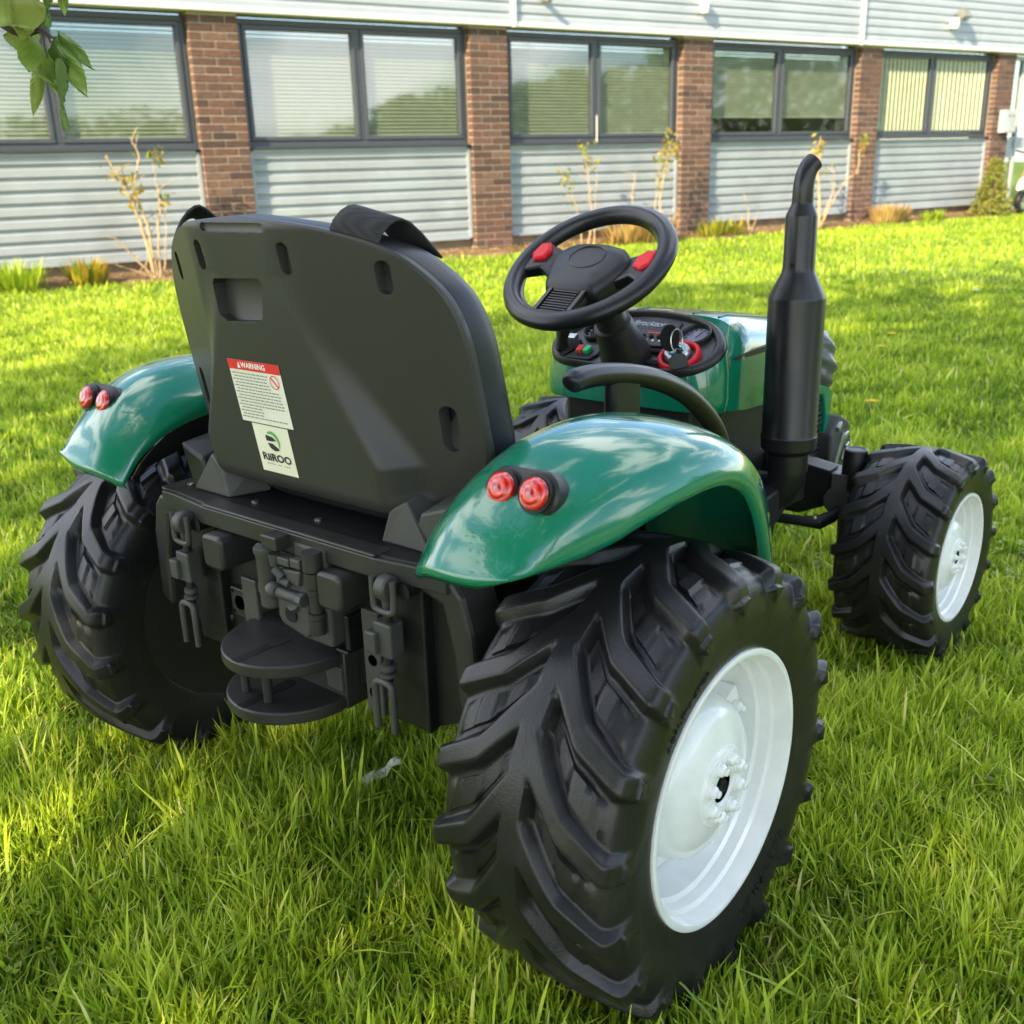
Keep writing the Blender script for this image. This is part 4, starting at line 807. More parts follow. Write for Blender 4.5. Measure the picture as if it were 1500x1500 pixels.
# ---------------- rear body, tray, beam, brackets
mb = MB(); mb.box((0, .10, .405), (.54, .38, .19)); mb.box((0, -.105, .395), (.50, .03, .19)); mb.cyl((-.36, 0, .264), (.36, 0, .264), .032); mb.build('rear_body', M['plastic_dark'], TR, smooth=30, bevel=.006)
mb = MB(); mb.prism([(-.272, -.140), (-.24, -.140), (-.156, -.152), (.18, -.152), (.262, -.140), (.285, -.138), (.285, -.05), (-.285, -.05), (-.285, -.138)], .4985, .5065, 'z'); mb.build('rear_tray', M['plastic_dark'], TR, smooth=0, bevel=.003)
mb = MB(); pts = [(-.270, -.147), (-.240, -.147), (-.156, -.158), (.180, -.158), (.262, -.147), (.281, -.147)]
mb.prism(pts+[(a, b+.020) for a, b in pts[::-1]], .4785, .5045, 'z'); mb.prism([(-.156, -.1585), (.180, -.1585), (.180, -.13), (-.156, -.13)], .5045, .5085, 'z'); mb.build('rear_beam', M['rear_plastic_lit'], TR, smooth=0, bevel=.004)
for sx in (-1, 1):
    mb = MB(); mb.prism([(.268, .4955), (.285, .4955), (.300, .478), (.312, .436), (.318, .33), (.290, .318), (.283, .40), (.268, .462), (.225, .474)] if sx > 0 else [(-.268, .4955), (-.225, .474), (-.268, .462), (-.283, .40), (-.290, .318), (-.318, .33), (-.312, .436), (-.300, .478), (-.285, .4955)], -.143, -.085, 'y'); mb.build('side_bracket', M['rear_plastic_lit'], TR, smooth=0, bevel=.006)
    mb = MB(); q = [(.205, .274), (.285, .31), (.285, .46), (.222, .466)]; q = q if sx > 0 else [(-a, b) for a, b in q[::-1]]; mb.prism(q, -.122, -.09, 'y'); mb.prism([(sx*.2275-.003, .28), (sx*.2275+.003, .28), (sx*.2275+.003, .462), (sx*.2275-.003, .462)], -.134, -.12, 'y'); mb.box((sx*.2275, -.131, .405), (.014, .008, .004)); mb.box((sx*.2275, -.131, .345), (.014, .008, .004)); mb.build('rear_skirt', M['plastic_dark'], TR, smooth=0, bevel=.003)
    # seat brackets rising from the tray
    mb = MB(); b0 = [(.195, .5065), (.240, .5065), (.262, .569), (.212, .552)]; b1 = [(.200, .5065), (.250, .5065), (.262, .578), (.218, .570)]
    mb.rings([[(sx*a, -.112, b) for a, b in b0], [(sx*a, -.03, b) for a, b in b1]]); mb.build('seat_bracket', M['grey_plastic'] if sx > 0 else M['plastic'], TR, smooth=0, bevel=.004)
    mb = MB(); mb.rings([[(sx*.232, -.118, .5065), (sx*.150, -.118, .5065), (sx*.165, -.115, .548), (sx*.190, -.112, .562)], [(sx*.23, -.06, .5065), (sx*.13, -.06, .5065), (sx*.14, -.06, .56), (sx*.19, -.06, .575)]]); mb.build('seat_gusset', M['grey_plastic'], TR, smooth=0, bevel=.003)
for bx in (-.255, -.105, .025, .155):
    mb = MB(); mb.lathe([(.5055, .0055), (.5080, .0055), (.5092, .003), (.5085, .0015)], (bx, -.108, 0), 'z', 12); mb.build('tray_screw', M['screw'], TR)
# rear panel plates
for (x0, x1, z0, z1) in ((.132, .162, .285, .425), (-.108, -.076, .30, .41)): mb = MB(); mb.box(((x0+x1)/2, -.140, (z0+z1)/2), (x1-x0, .008, z1-z0)); mb.build('link_plate', M['grey_plastic'], TR, smooth=0, bevel=.002)
mb = MB()
for (x, z, r) in ((.148, .359, .0075), (.147, .314, .0085), (-.092, .345, .006)): mb.lathe([(-.1447, .0), (-.1447, r)], (x, 0, z), 'y', 16)
mb.build('plate_hole', M['hole'], TR)
# pto flange
mb = MB(); mb.box((-.135, -.125, .359), (.040, .012, .042)); fl = mb.build('pto_flange', M['rear_plastic_lit'], TR, smooth=0, bevel=.002)
mb = MB(); mb.lathe([(-.1313, .0), (-.1313, .011)], (-.135, 0, .359), 'y', 20); [mb.lathe([(-.1313, .0), (-.1313, .0028)], (-.135+a*.0145, 0, .359+b*.0155), 'y', 10) for a in (-1, 1) for b in (-1, 1)]; mb.build('flange_hole', M['hole'], fl)
mb = MB(); mb.box((-.150, -.10, .31), (.10, .05, .06)); mb.cyl((-.175, -.13, .325), (-.175, -.09, .325), .012); mb.build('lower_box', M['plastic_dark'], TR, smooth=30, bevel=.006)
# ---------------- lift links left and right
for sx in (-1, 1):
    X = sx*.200; lk = MB(); y = -.160
    lk.prism([(X-.030, .285), (X+.034, .285), (X+.034, .474), (X-.030, .474)], -.138, -.118, 'y'); ln = lk.build('lift_link', M['plastic_dark'], TR, smooth=0, bevel=.003)
    a = MB(); a.lathe([(-.0085, .004), (-.0085, .0135), (-.006, .0155), (.006, .0155), (.0085, .0135), (.0085, .004)], (X+.004, y-.004, .476), 'x', 20, closed=True); a.tube([(X+.004, y-.004, .468), (X+.001, y-.002, .455), (X, y, .44)], [.008, .0065, .006]); a.build('knuckle', M['grey_plastic'], ln)
    a = MB(); a.tube(catmull([(X-.0155, y-.008, .487), (X-.0155, y-.008, .458), (X-.0115, y-.008, .4475), (X+.0135, y-.008, .4475), (X+.0175, y-.008, .458), (X+.0175, y-.008, .487)], 4), .0040, 12); a.build('clevis', M['grey_plastic'], ln)
    a = MB(); a.cyl((X+.026, -.155, .474), (X+.026, -.12, .474), .0085); a.cyl((X+.026, -.160, .474), (X+.026, -.155, .474), .010, .0085); a.build('pin', M['plastic_dark'], ln)
    a = MB(); a.tube([(X-.001, y, .452), (X-.003, y, .42), (X-.005, y, .395), (X-.008, y, .352)], .0058, 14); a.build('rod', M['plastic'], ln)
    a = MB(); a.box((X-.004, y+.001, .409), (.029, .022, .044)); a.box((X-.018, y-.008, .405), (.018, .018, .028)); a.build('turnbuckle', M['grey_plastic'], ln, smooth=0, bevel=.0025)
    a = MB(); a.lathe([(-.004, .007), (-.003, .0095), (.003, .0095), (.004, .007)], (X-.007, y, .371), 'z', 16); a.lathe([(-.003, .006), (-.002, .0105), (.002, .0105), (.003, .006)], (X-.008, y, .361), 'z', 16); a.build('collar', M['grey_plastic'], ln)
    a = MB(); a.tube(catmull([(X-.026, y-.006, .288), (X-.026, y-.006, .338), (X-.023, y-.006, .349), (X-.014, y-.006, .3515), (X-.001, y-.006, .3505), (X+.003, y-.006, .338), (X+.003, y-.006, .288)], 4), .0046, 12); a.build('lower_loop', M['grey_plastic'], ln)
# rubber buffers
for sx in (-1, 1):
    mb = MB(); mb.prism(rrect(sx*.116-.0215, sx*.116+.0215, .4285, .476, .009), -.178, -.11, 'y'); mb.build('rubber_buffer', M['rear_plastic_lit'], TR, smooth=30, bevel=.005, seg=3)
# ---------------- hydraulic valve block
hv = MB(); hv.prism([(.004, .462), (.004, .392), (.010, .381), (.058, .372), (.066, .380), (.066, .462)], -.170, -.12, 'y'); hv.box((.064, -.135, .43), (.060, .05, .13)); hv.box((.045, -.13, .485), (.085, .05, .026)); vb = hv.build('hydraulic_valve', M['grey_plastic'], TR, smooth=0, bevel=.004)
a = MB(); a.cyl((-.030, -.165, .474), (-.016, -.165, .474), .007); a.box((-.026, -.160, .420), (.014, .02, .012)); a.lathe([(.398, .010), (.402, .0135), (.470, .0145), (.474, .0165), (.480, .0165), (.481, .012)], (-.012, -.166, 0), 'z', 20); a.build('cylinder', M['grey_plastic'], vb)
a = MB(); a.box((.012, -.160, .494), (.030, .040, .018)); a.box((-.004, -.166, .487), (.012, .014, .014)); a.build('port_block', M['rear_plastic_lit'], vb, smooth=0, bevel=.002)
a = MB(); a.cyl((.008, -.178, .4305), (.066, -.174, .4275), .0075); a.lathe([(-.004, .008), (0, .011), (.008, .011), (.012, .008)], (.008, -.179, .431), 'x', 16); a.lathe([(-.003, .009), (.006, .009)], (.060, -.1745, .428), 'x', 8); a.cyl((.020, -.180, .462), (.032, -.178, .452), .006); a.cyl((.026, -.178, .449), (.042, -.176, .445), .0055); a.cyl((.012, -.172, .478), (.012, -.172, .462), .008, .0065); a.cyl((.040, -.172, .418), (.040, -.165, .412), .010); a.build('hydraulic_pipe', M['grey_plastic'], vb)
a = MB(); a.prism([(.026, .462), (.064, .466), (.058, .444), (.038, .448)], -.176, -.168, 'y'); a.box((.034, -.172, .473), (.022, .012, .011)); a.box((.057, -.172, .475), (.018, .012, .012)); a.build('cover_plate', M['grey_plastic'], vb, smooth=0, bevel=.002)
a = MB()
for (z0, z1, r) in ((.494, .470, .0125), (.468, .448, .0118), (.446, .438, .0095), (.437, .415, .0085), (.414, .407, .0105), (.406, .386, .0095)): a.cyl((.080, -.168, z1), (.080, -.168, z0), r)
a.build('side_pipe', M['rear_plastic_lit'], vb)
a = MB(); a.lathe([(-.1725, .0085), (-.1725, .0105), (-.1705, .0105)], (.032, 0, .400), 'y', 20); a.lathe([(-.1712, 0), (-.1712, .0085)], (.032, 0, .400), 'y', 20); a.build('valve_hole', M['hole'], vb)
a = MB(); a.box((.110, -.135, .385), (.008, .03, .05)); a.box((.104, -.14, .362), (.022, .03, .005)); a.build('valve_bracket', M['plastic_dark'], vb, smooth=0, bevel=.002)
# ---------------- tow hitch: two rounded plates on a box
hp = [(-.092, -.10), (-.088, -.142)]+[(.0905*math.cos(a), -.145+.0965*math.sin(a)) for a in [PI+PI*k/28 for k in range(1, 28)]]+[(.088, -.142), (.094, -.10)]
hm = MB(); hm.prism(hp, .3365, .353, 'z'); hm.prism(hp, .272, .289, 'z'); hm.box((0, -.105, .3125), (.184, .075, .0815)); hitch = hm.build('tow_hitch', M['rear_plastic_lit'], TR, smooth=30, bevel=.0022)
for (x, r_) in ((-.030, .0055), (.017, .0065)): a = MB(); a.cyl((x, -.208, .288), (x, -.208, .338), r_); a.build('hitch_pin', M['rear_plastic_lit'], hitch)
a = MB(); a.box((.073, -.1435, .3135), (.030, .006, .034)); a.build('hitch_rib', M['grey_plastic'], hitch, smooth=0, bevel=.002)
a = MB()
for zz in (.3532, .2892): a = MB(); a.prism(capsule(.0, -.176, -.163, .010), zz-.0002, zz+.0005, 'z'); a.build('slot_hole', M['hole'], hitch, smooth=0); a = MB(); a.prism([(-.007, -.240), (.007, -.240), (.007, -.176), (-.007, -.176)], zz-.0006, zz+.0002, 'z'); a.build('hitch_slot', M['plastic_dark'], hitch, smooth=0)

# ---------------- fenders
TH = [-36.5, -33, -29, -24.5, -18, -13.5, -8.7, -1.6, 6.5, 12, 17.5, 23, 28.6, 36.5, 45, 63]
RO = [.355, .3475, .342, .338, .3375, .339, .340, .343, .347, .349, .3475, .340, .327, .310, .297, .287]
XO = [.4175, .431, .4445, .4585, .474, .482, .4885, .4955, .500, .502, .503, .502, .5005, .496, .490, .477]
TC = [-36, -30, -22, -12, 0, 10, 20, 30, 40, 48, 56, 63]; RC = [.350, .371, .388, .395, .395, .393, .391, .387, .370, .350, .329, .313]; RI = [.326, .338, .346, .349, .350, .352, .354, .352, .340, .326, .312, .302]
def fender_pt(th, t):
    """th degrees from the top towards the front, t 0 inner .. 1 outer edge"""
    xo = interp(th, TH, XO); xi = .288; ro, rc, ri = interp(th, TH, RO), interp(th, TC, RC), interp(th, TC, RI)
    x = xi+(xo-xi)*t
    if t < .42: q = t/.42; r = ri+(rc-ri)*(1-(1-q)**2)
    else: q = (t-.42)/.58; r = rc+(ro-rc)*(1-math.sqrt(max(0, 1-q**2.3)))
    a = R_(th); return Vector((x, r*math.sin(a), .265+r*math.cos(a)))
def fender(sx):
    mb = MB(); NT, NU = 44, 22; rings = []
    for i in range(NT+1):
        row = []
        for j in range(NU+1):
            t = j/NU; th = lerp(-36.3-.8*math.sin(PI*t)+.6*t**3, 63, i/NT); p = fender_pt(th, t)
            if i == 0: pass
            row.append(p)
        # outer lip turned down and in
        p = row[-1]; a = R_(th); dn = Vector((0, -math.sin(a), -math.cos(a))); g = min(1, .02+i/7); row += [p+dn*.006*g+Vector((.0015*g, 0, 0)), p+dn*.012*g+Vector((.001*g, 0, 0)), p+dn*.0145*g+Vector((-.003*g, 0, 0)), p+dn*.012*g+Vector((-.006*g, 0, 0))]
        q = row[0]; row = [q+dn*(.004+.016*min(1, i/14))]+row
        rings.append([(sx*v.x, v.y, v.z) for v in row])
    # rear end lip
    r0 = rings[0]; r1 = rings[1]
    lw = [1-.92*min(1, max(0, (j-1)/NU-.70)/.28)**1.5 for j in range(len(r0))]; lip = [tuple(Vector(a)+Vector((0, .001, -.010))*w_) for a, w_ in zip(r0, lw)]; lip0 = [tuple(Vector(a)+Vector((0, -.002, -.004))*w_) for a, w_ in zip(r0, lw)]
    rings = [lip, lip0]+rings
    mb.rings(rings, cap=False, wrap=False); o = mb.build('fender', M['green'], TR, smooth=60, normals=False)
    if sx > 0: 
        bm = bmesh.new(); bm.from_mesh(o.data); bmesh.ops.reverse_faces(bm, faces=bm.faces); bm.to_mesh(o.data); bm.free(); o.data.set_sharp_from_angle(angle=R_(60))
    s_ = o.modifiers.new('t', 'SOLIDIFY'); s_.thickness = .004; s_.offset = -1
    # inner arch under the fender
    a = MB(); rr = []
    for i in range(24):
        td_ = lerp(-34, 64, i/23); th = R_(td_); ra = interp(td_, [-34, -20, 0], [.315, .30, .29]); rb = interp(td_, TC, RI)-.016; rr.append([(sx*.291, ra*math.sin(th), .265+ra*math.cos(th)), (sx*.291, rb*math.sin(th), .265+rb*math.cos(th)), (sx*.303, (rb-.006)*math.sin(th), .265+(rb-.006)*math.cos(th))])
    a.rings(rr, cap=False, wrap=False); q = a.build('inner_arch', M['plastic_dark'], o, smooth=40); s_ = q.modifiers.new('t', 'SOLIDIFY'); s_.thickness = .006
    # tail lamps
    up = Vector((0, -.62, .785)).normalized()    # lamp housing stands on the slope
    ax = Vector((sx*.05, -.93, .36)).normalized()
    cs = [Vector((sx*.374, -.157, .6225)), Vector((sx*.417, -.1585, .6245))]
    mid = (cs[0]+cs[1])/2-ax*.0105; e1 = (cs[1]-cs[0]).normalized(); e2 = ax.cross(e1).normalized(); base = MB(); pl = []
    for k in range(32):
        t = 2*PI*k/32; c = (.0215 if math.cos(t) > 0 else -.0215); pl.append(mid+e1*(c+.0245*math.cos(t))+e2*.0245*math.sin(t))
    base.rings([[p-ax*.020 for p in pl], [p+ax*.0 for p in pl], [mid+(p-mid)*.93+ax*.003 for p in pl]]); bs = base.build('lamp_base', M['plastic'], o, smooth=35)
    for c in cs:
        a = MB(); a.tube([c-ax*.014, c-ax*.0065, c-ax*.0055, c-ax*.0005, c+ax*.0, c-ax*.002], [.0215, .0215, .0195, .0195, .0178, .0172], 28); a.build('bezel', M['plastic_dark'], o, smooth=35)
        a = MB(); a.tube([Vector((0, 0, 0))-ax*.004, -ax*.001, ax*.003, ax*.0058, ax*.0072, ax*.0076], [.0172, .0172, .0160, .0115, .006, .001], 28); ln = a.build('tail_lamp', M['lens'], o, smooth=60); ln.location = c
    return o
for sx in (1, -1): fender(sx)

# ---------------- grab rails
for sx in (1, -1):
    mb = MB(); path = catmull([(.300, .060, .6795), (.300, .075, .6845), (.300, .12, .6830), (.300, .19, .6715), (.300, .26, .652), (.300, .335, .619), (.300, .400, .573), (.300, .437, .530), (.300, .450, .488), (.300, .452, .44)], 5)
    n_ = len(path); mb.tube([(sx*p.x, p.y, p.z) for p in path], [.005 if k == 0 else .0105 if k == 1 else .0128 if k < 4 else .0142 for k in range(n_)], 16); rl = mb.build('grab_rail', M['metal_black'], TR, smooth=50)
    a = MB(); a.prism(rrect(sx*.300-.010, sx*.300+.010, .142, .205, .008), .60, .672, 'z'); a.build('rail_post', M['metal_black'], rl, smooth=40)

# ---------------- steering wheel
SW = Vector((.0, .524, .768)); ta = R_(34.6); sN = Vector((0, -math.sin(ta), math.cos(ta))); sV = Vector((0, math.cos(ta), math.sin(ta))); sU = Vector((1, 0, 0))
SM = Matrix(((sU.x, sV.x, sN.x, SW.x), (sU.y, sV.y, sN.y, SW.y), (sU.z, sV.z, sN.z, SW.z), (0, 0, 0, 1)))@Matrix.Rotation(R_(-3.3), 4, 'Z')
mb = MB(); rings = []
for k in range(72):
    a = 2*PI*k/72; ring = []
    for j in range(18):
        b = 2*PI*j/18; rr = .0168*(1+.10*math.cos(2*b))-(.0028 if 7 <= j <= 8 or j == 9 else 0); ring.append(((.1345+rr*math.cos(b))*math.cos(a), (.1345+rr*math.cos(b))*math.sin(a), .0155*math.sin(b)))
    rings.append(ring)
mb.rings(rings, closed=True); swo = mb.build('steering_wheel', M['metal_black'], TR, smooth=60); swo.matrix_local = SM
for sx in (1, -1):
    a = MB(); a.rings([[(sx*.055, -.035, -.024), (sx*.055, .030, -.024), (sx*.055, .030, -.004), (sx*.055, -.035, -.004)], [(sx*.092, -.016, -.018), (sx*.092, .038, -.018), (sx*.092, .038, .004), (sx*.092, -.016, .004)], [(sx*.128, -.036, -.012), (sx*.128, .058, -.012), (sx*.128, .058, .008), (sx*.128, -.036, .008)]]); a.build('spoke', M['metal_black'], swo, smooth=40, bevel=.004)
    a = MB(); pl = [(.092, .000), (.112, -.008), (.124, .006), (.120, .036), (.102, .040), (.090, .020)]; pl = [(sx*q[0], q[1]) for q in pl]; cxp = sum(q[0] for q in pl)/6; cyp = sum(q[1] for q in pl)/6
    a.rings([[(x, y, .000) for x, y in pl], [(x, y, .009) for x, y in pl], [(cxp+(x-cxp)*.8, cyp+(y-cyp)*.8, .0125) for x, y in pl]]); a.build('horn_button', M['red'], swo, smooth=20, bevel=.0015)
a = MB(); a.rings([[(-.040, -.045, -.006), (.040, -.045, -.006), (.034, -.128, .0), (-.034, -.128, .0)], [(-.040, -.045, -.018), (.040, -.045, -.018), (.034, -.128, -.012), (-.034, -.128, -.012)]]); sp = a.build('spoke', M['plastic'], swo, smooth=0, bevel=.003)
a = MB(); a.box((-.034, -.085, .002), (.007, .08, .006)); a.box((.034, -.085, .002), (.007, .08, .006)); [a.box((0, -.062-.006*k, .0030), (.052, .002, .002)) for k in range(10)]; a.build('spoke_grille', M['metal_black'], sp, smooth=0)
hubp = [(.0, .048), (.035, .046), (.062, .036), (.078, .014), (.074, -.012), (.058, -.052), (.045, -.066), (0, -.070)]; hubp = [(p.x, p.y) for p in catmull([(x, y, 0) for x, y in hubp+[(-x, y) for x, y in hubp[::-1][1:-1]]], 4, closed=True)]
a = MB(); a.rings([[(x*s, y*s+o_, z) for x, y in hubp] for s, z, o_ in ((.80, -.046, 0), (1, -.032, 0), (1.0, -.006, 0), (.95, .005, .001), (.82, .0115, .002), (.5, .0145, .003), (.1, .015, .003))]); hp_ = a.build('hub_pad', M['plastic'], swo, smooth=50)
a = MB(); a.tube([(.034*math.cos(2*PI*k/48), .006+.027*math.sin(2*PI*k/48), .0148) for k in range(48)], .0011, 8, closed=True); a.build('hub_ring', M['metal_black'], hp_)
# column
dn = -sN
a = MB(); c0 = SW-sN*.012; a.tube([c0, c0+dn*.03, c0+dn*.08, c0+dn*.112, c0+dn*.114, c0+dn*.15, c0+dn*.175, c0+dn*.21], [.034, .036, .0265, .0275, .034, .038, .044, .049], 32); a.build('steering_column', M['plastic'], TR, smooth=35)
a = MB(); a.tube([c0+dn*.085+Vector((.023, -.012, .0)), c0+dn*.085+Vector((.031, -.016, .0))], [.005, .0045], 8); a.build('column_screw', M['screw'], TR)

# ---------------- dashboard: u to the right, v up the slope
td = R_(30); dU = Vector((1, 0, 0)); dV = Vector((0, math.cos(td), math.sin(td))); dN = Vector((0, -math.sin(td), math.cos(td))); D0 = Vector((0, .63, .59))
DM = Matrix(((1, 0, 0, D0.x), (0, dV.y, dN.y, D0.y), (0, dV.z, dN.z, D0.z), (0, 0, 0, 1)))
hp2 = [(0, -.024), (.09, -.022), (.135, -.014), (.166, .012), (.176, .045), (.165, .080), (.135, .112), (.09, .132), (0, .143)]
dash_o = [(p.x, p.y) for p in catmull([(x, y, 0) for x, y in hp2+[(-x, y) for x, y in hp2[::-1][1:-1]]], 6, closed=True)]
mb = MB(); mb.rings([[(x, y, z) for x, y in dash_o] for z in (-.03, -.012)]+[[(x*.05, .05+(y-.05)*.05, -.012) for x, y in dash_o]]); dash = mb.build('dashboard', M['dashgrey'], TR, smooth=30); dash.matrix_local = DM@Matrix.Translation((0, 0, .0115))
a = MB(); rr = []
for (s, z) in ((1.0, -.052), (1.005, -.012), (.995, -.005), (.965, -.001), (.925, -.0015), (.895, -.006), (.885, -.014)): rr.append([(x*s, .055+(y-.055)*s, z) for x, y in dash_o])
a.rings(rr, cap=False); a.build('dash_rim', M['plastic'], dash, smooth=50)
a = MB(); a.prism(rrect(-.10, .062, .092, .122, .006), -.012, -.008, 'z'); pn = a.build('nameplate', M['plastic'], dash, smooth=0, bevel=.002)
me = text_mesh('Loftracktor', .020, .0006, .95, .3); me.transform(Matrix.Translation((-.012, .107, -.0072))); me.materials.append(M['silver']); link_mesh('lettering', me, pn)
a = MB(); a.prism([(-.02, .040), (.066, .046), (.074, .088), (-.03, .088)], -.012, -.004, 'z'); rad = a.build('radio_panel', M['plastic'], dash, smooth=0, bevel=.002)
for k in range(4):
    a = MB(); a.lathe([(-.004, .0045), (-.0015, .0045), (0, .003)], (.008+.016*k, .068, 0), 'z', 14); a.build('radio_button', M['hole'], rad)
a = MB()
for k in range(3): a.box((.018+.014*k, .058, -.0036), (.004, .004, .0008))
a.build('button_mark', M['lwhite'], rad, smooth=0)
a = MB()
for k in range(5): a.box((.014+.008*k, .079, -.0036), (.006, .003, .0008))
a.build('red_print', M['switch_red'], rad, smooth=0)
a = MB(); a.box((.028, .034, -.008), (.075, .010, .008)); a.box((.05, .006, -.0095), (.05, .012, .005)); a.box((.05, -.010, -.0095), (.06, .012, .005)); a.build('vent_slot', M['hole'], dash, smooth=0, bevel=.002)
for (u, v, r) in ((.106, .085, .024), (-.098, .074, .022)):
    a = MB(); a.lathe([(-.012, r*1.25), (-.002, r*1.22), (0, r*1.1), (-.004, r*1.0), (-.010, r)], (u, v, 0), 'z', 32, closed=True); g = a.build('gauge', M['plastic'], dash, smooth=40)
    a = MB(); a.lathe([(-.0105, 0), (-.0105, r*1.02)], (u, v, 0), 'z', 32); a.build('gauge_face', M['gauge'] if u > 0 else M['plastic'], g, smooth=0)
    a = MB()
    for k in range(11):
        t = R_(220-k*26); Mt = Matrix.Translation((u, v, -.0098))@Matrix.Rotation(t, 4, 'Z'); a.box((r*.82, 0, 0), (r*.2, .0015, .0006), Mt)
    a.box((r*.3, 0, 0), (r*.8, .0016, .0008), Matrix.Translation((u, v, -.0095))@Matrix.Rotation(R_(70), 4, 'Z')); a.build('gauge_marks', M['lwhite'] if u < 0 else M['ink'], g, smooth=0)
a = MB(); a.lathe([(-.012, .0385), (-.003, .0385), (0, .036), (0, .031), (-.004, .029), (-.012, .029)], (.103, .026, 0), 'z', 40, closed=True); kn = a.build('knob_ring', M['red'], dash, smooth=40)
a = MB(); a.lathe([(-.012, .024), (.001, .0235), (.004, .021), (.004, .016), (.0025, .0155)], (.098, .030, 0), 'z', 36); a.build('dial', M['silver'], kn, smooth=40)
a = MB(); a.lathe([(.002, .0155), (.0052, .013), (.006, .006), (.006, .0)], (.098, .030, 0), 'z', 28); a.build('dial_button', M['teal'], kn, smooth=50)
a = MB(); a.prism([(-.125, -.006), (-.070, -.006), (-.060, .010), (-.060, .030), (-.105, .030)], -.012, -.006, 'z'); swp = a.build('switch_panel', M['plastic'], dash, smooth=0, bevel=.002)
a = MB(); a.box((-.098, .014, -.002), (.013, .016, .010)); a.build('switch', M['switch_red'], swp, smooth=0, bevel=.002)
a = MB(); a.box((-.083, .014, -.002), (.013, .016, .010)); a.build('switch', M['nut_green'], swp, smooth=0, bevel=.002)
a = MB(); a.prism([(-.146, .000), (-.126, -.004), (-.108, .030), (-.116, .045), (-.150, .036)], -.012, -.004, 'z'); gp = a.build('gear_gate', M['hole'], dash, smooth=0, bevel=.002)
a = MB(); a.tube([(-.143, .014, -.004), (-.140, .020, .012), (-.136, .034, .032), (-.134, .046, .05)], [.012, .010, .016, .020], 14); a.build('gear_lever', M['plastic'], gp, smooth=50)
a = MB(); a.box((-.150, .055, -.009), (.03, .014, .006)); a.build('indicator_light', M['silver'], dash, smooth=0, bevel=.002)

# ---------------- hood, cowl, nose
mb = MB(); top = [DM@Vector((x*1.012, .055+(y-.055)*1.012, -.003)) for x, y in dash_o]
rr = [[(p.x, p.y, p.z) for p in top]]
for f_, zt in ((1.03, .35), (1.035, .75), (1.02, .96), (.99, 1.0)):
    row = []
    for p in top:
        zb = interp(p.y, [.60, .66, .74], [.522, .512, .500]); row.append((p.x*f_, .69+(p.y-.69)*lerp(1, 1.06, zt), lerp(p.z, zb, zt)))
    rr.append(row)
mb.rings(rr, cap=False); mb.build('cowl', M['green'], TR, smooth=50)
mb = MB(); rr = []
SEC = [(.655, .168, .565, .512, 0), (.70, .1725, .595, .508, 0), (.74, .1735, .636, .503, 0), (.758, .173, .664, .500, 0), (.80, .170, .664, .495, 0), (.90, .163, .650, .488, 0), (1.00, .156, .635, .482, 0), (1.10, .150, .616, .476, 0), (1.16, .147, .602, .47, 0), (1.205, .142, .586, .46, 0), (1.225, .130, .570, .46, 0)]
for (y, w, zt, zb, _) in SEC:
    row = []
    for k in range(33):
        a_ = PI*k/32; c, s_ = math.cos(a_), math.sin(a_); x = w*math.copysign(abs(c)**.38, c); z = zb+(zt-zb)*abs(s_)**.42; row.append((x, y, z))
    rr.append(row)
rr.append([(x*.9, 1.232, .50+(z-.50)*.9) for x, y, z in rr[-1]])
mb.rings(rr, cap=False, wrap=False); mb.add([(p) for p in rr[-1]], [tuple(range(33))]); hood = mb.build('hood', M['green'], TR, smooth=50)
for sx in (1, -1):
    a = MB(); a.prism([(.72, .600), (.735, .5935), (.86, .5915), (1.03, .596), (1.03, .602), (.80, .6025)] , sx*.1675, sx*.170, 'x'); a.build('side_trim', M['plastic'], hood, smooth=0)
    a = MB()
    for x0, x1 in ((.060, .052), (.112, .098)):
        line = []
        for k in range(12):
            y = lerp(.77, 1.17, k/11); x = lerp(x0, x1, k/11); w, zt, zb = (interp(y, [q[0] for q in SEC], [q[m] for q in SEC]) for m in (1, 2, 3)); c = (x/w)**(1/.38); line.append((sx*x, y, zb+(zt-zb)*math.sqrt(max(0, 1-c*c))**.42))
        a.tube(line, .0020, 6)
    a.build('hood_groove', M['plastic'], hood)
# nose flanks with mesh grille, headlamps and bumper
for sx in (1, -1):
    a = MB(); a.prism([(1.085, .478), (1.16, .475), (1.205, .468), (1.222, .44), (1.222, .40), (1.205, .30), (1.19, .285), (1.19, .30), (1.195, .40), (1.178, .448), (1.10, .462)], sx*.105, sx*.150, 'x'); a.build('nose_flank', M['green'], TR, smooth=30, bevel=.004)
    a = MB(); a.box((sx*.132, 1.13, .37), (.012, .14, .19)); gr = a.build('side_grille', M['plastic_dark'], TR, smooth=0)
    a = MB()
    for i in range(16):
        z = .285+i*.0112
        for j in range(9):
            y = 1.075+j*.0135+(i % 2)*.004; a.box((sx*.1405, y, z), (.006, .010, .0042))
    o = a.build('grille_mesh', M['grey_plastic'], gr, smooth=0); o['kind'] = 'stuff'
    a = MB(); rr = []
    for k in range(19):
        z = lerp(.585, .432, k/18); r = interp(z, [.432, .445, .47, .50, .53, .56, .578, .585], [.012, .034, .052, .058, .054, .047, .034, .008]); ring = []
        for q in range(28):
            t = 2*PI*q/28; w_ = r*(1+.075*math.sin(4*t*sx+z*150)); ring.append((sx*.104+w_*math.cos(t), 1.196+w_*.9*math.sin(t), z))
        rr.append(ring)
    a.rings(rr); a.build('headlamp', M['headlight'], TR, smooth=60)
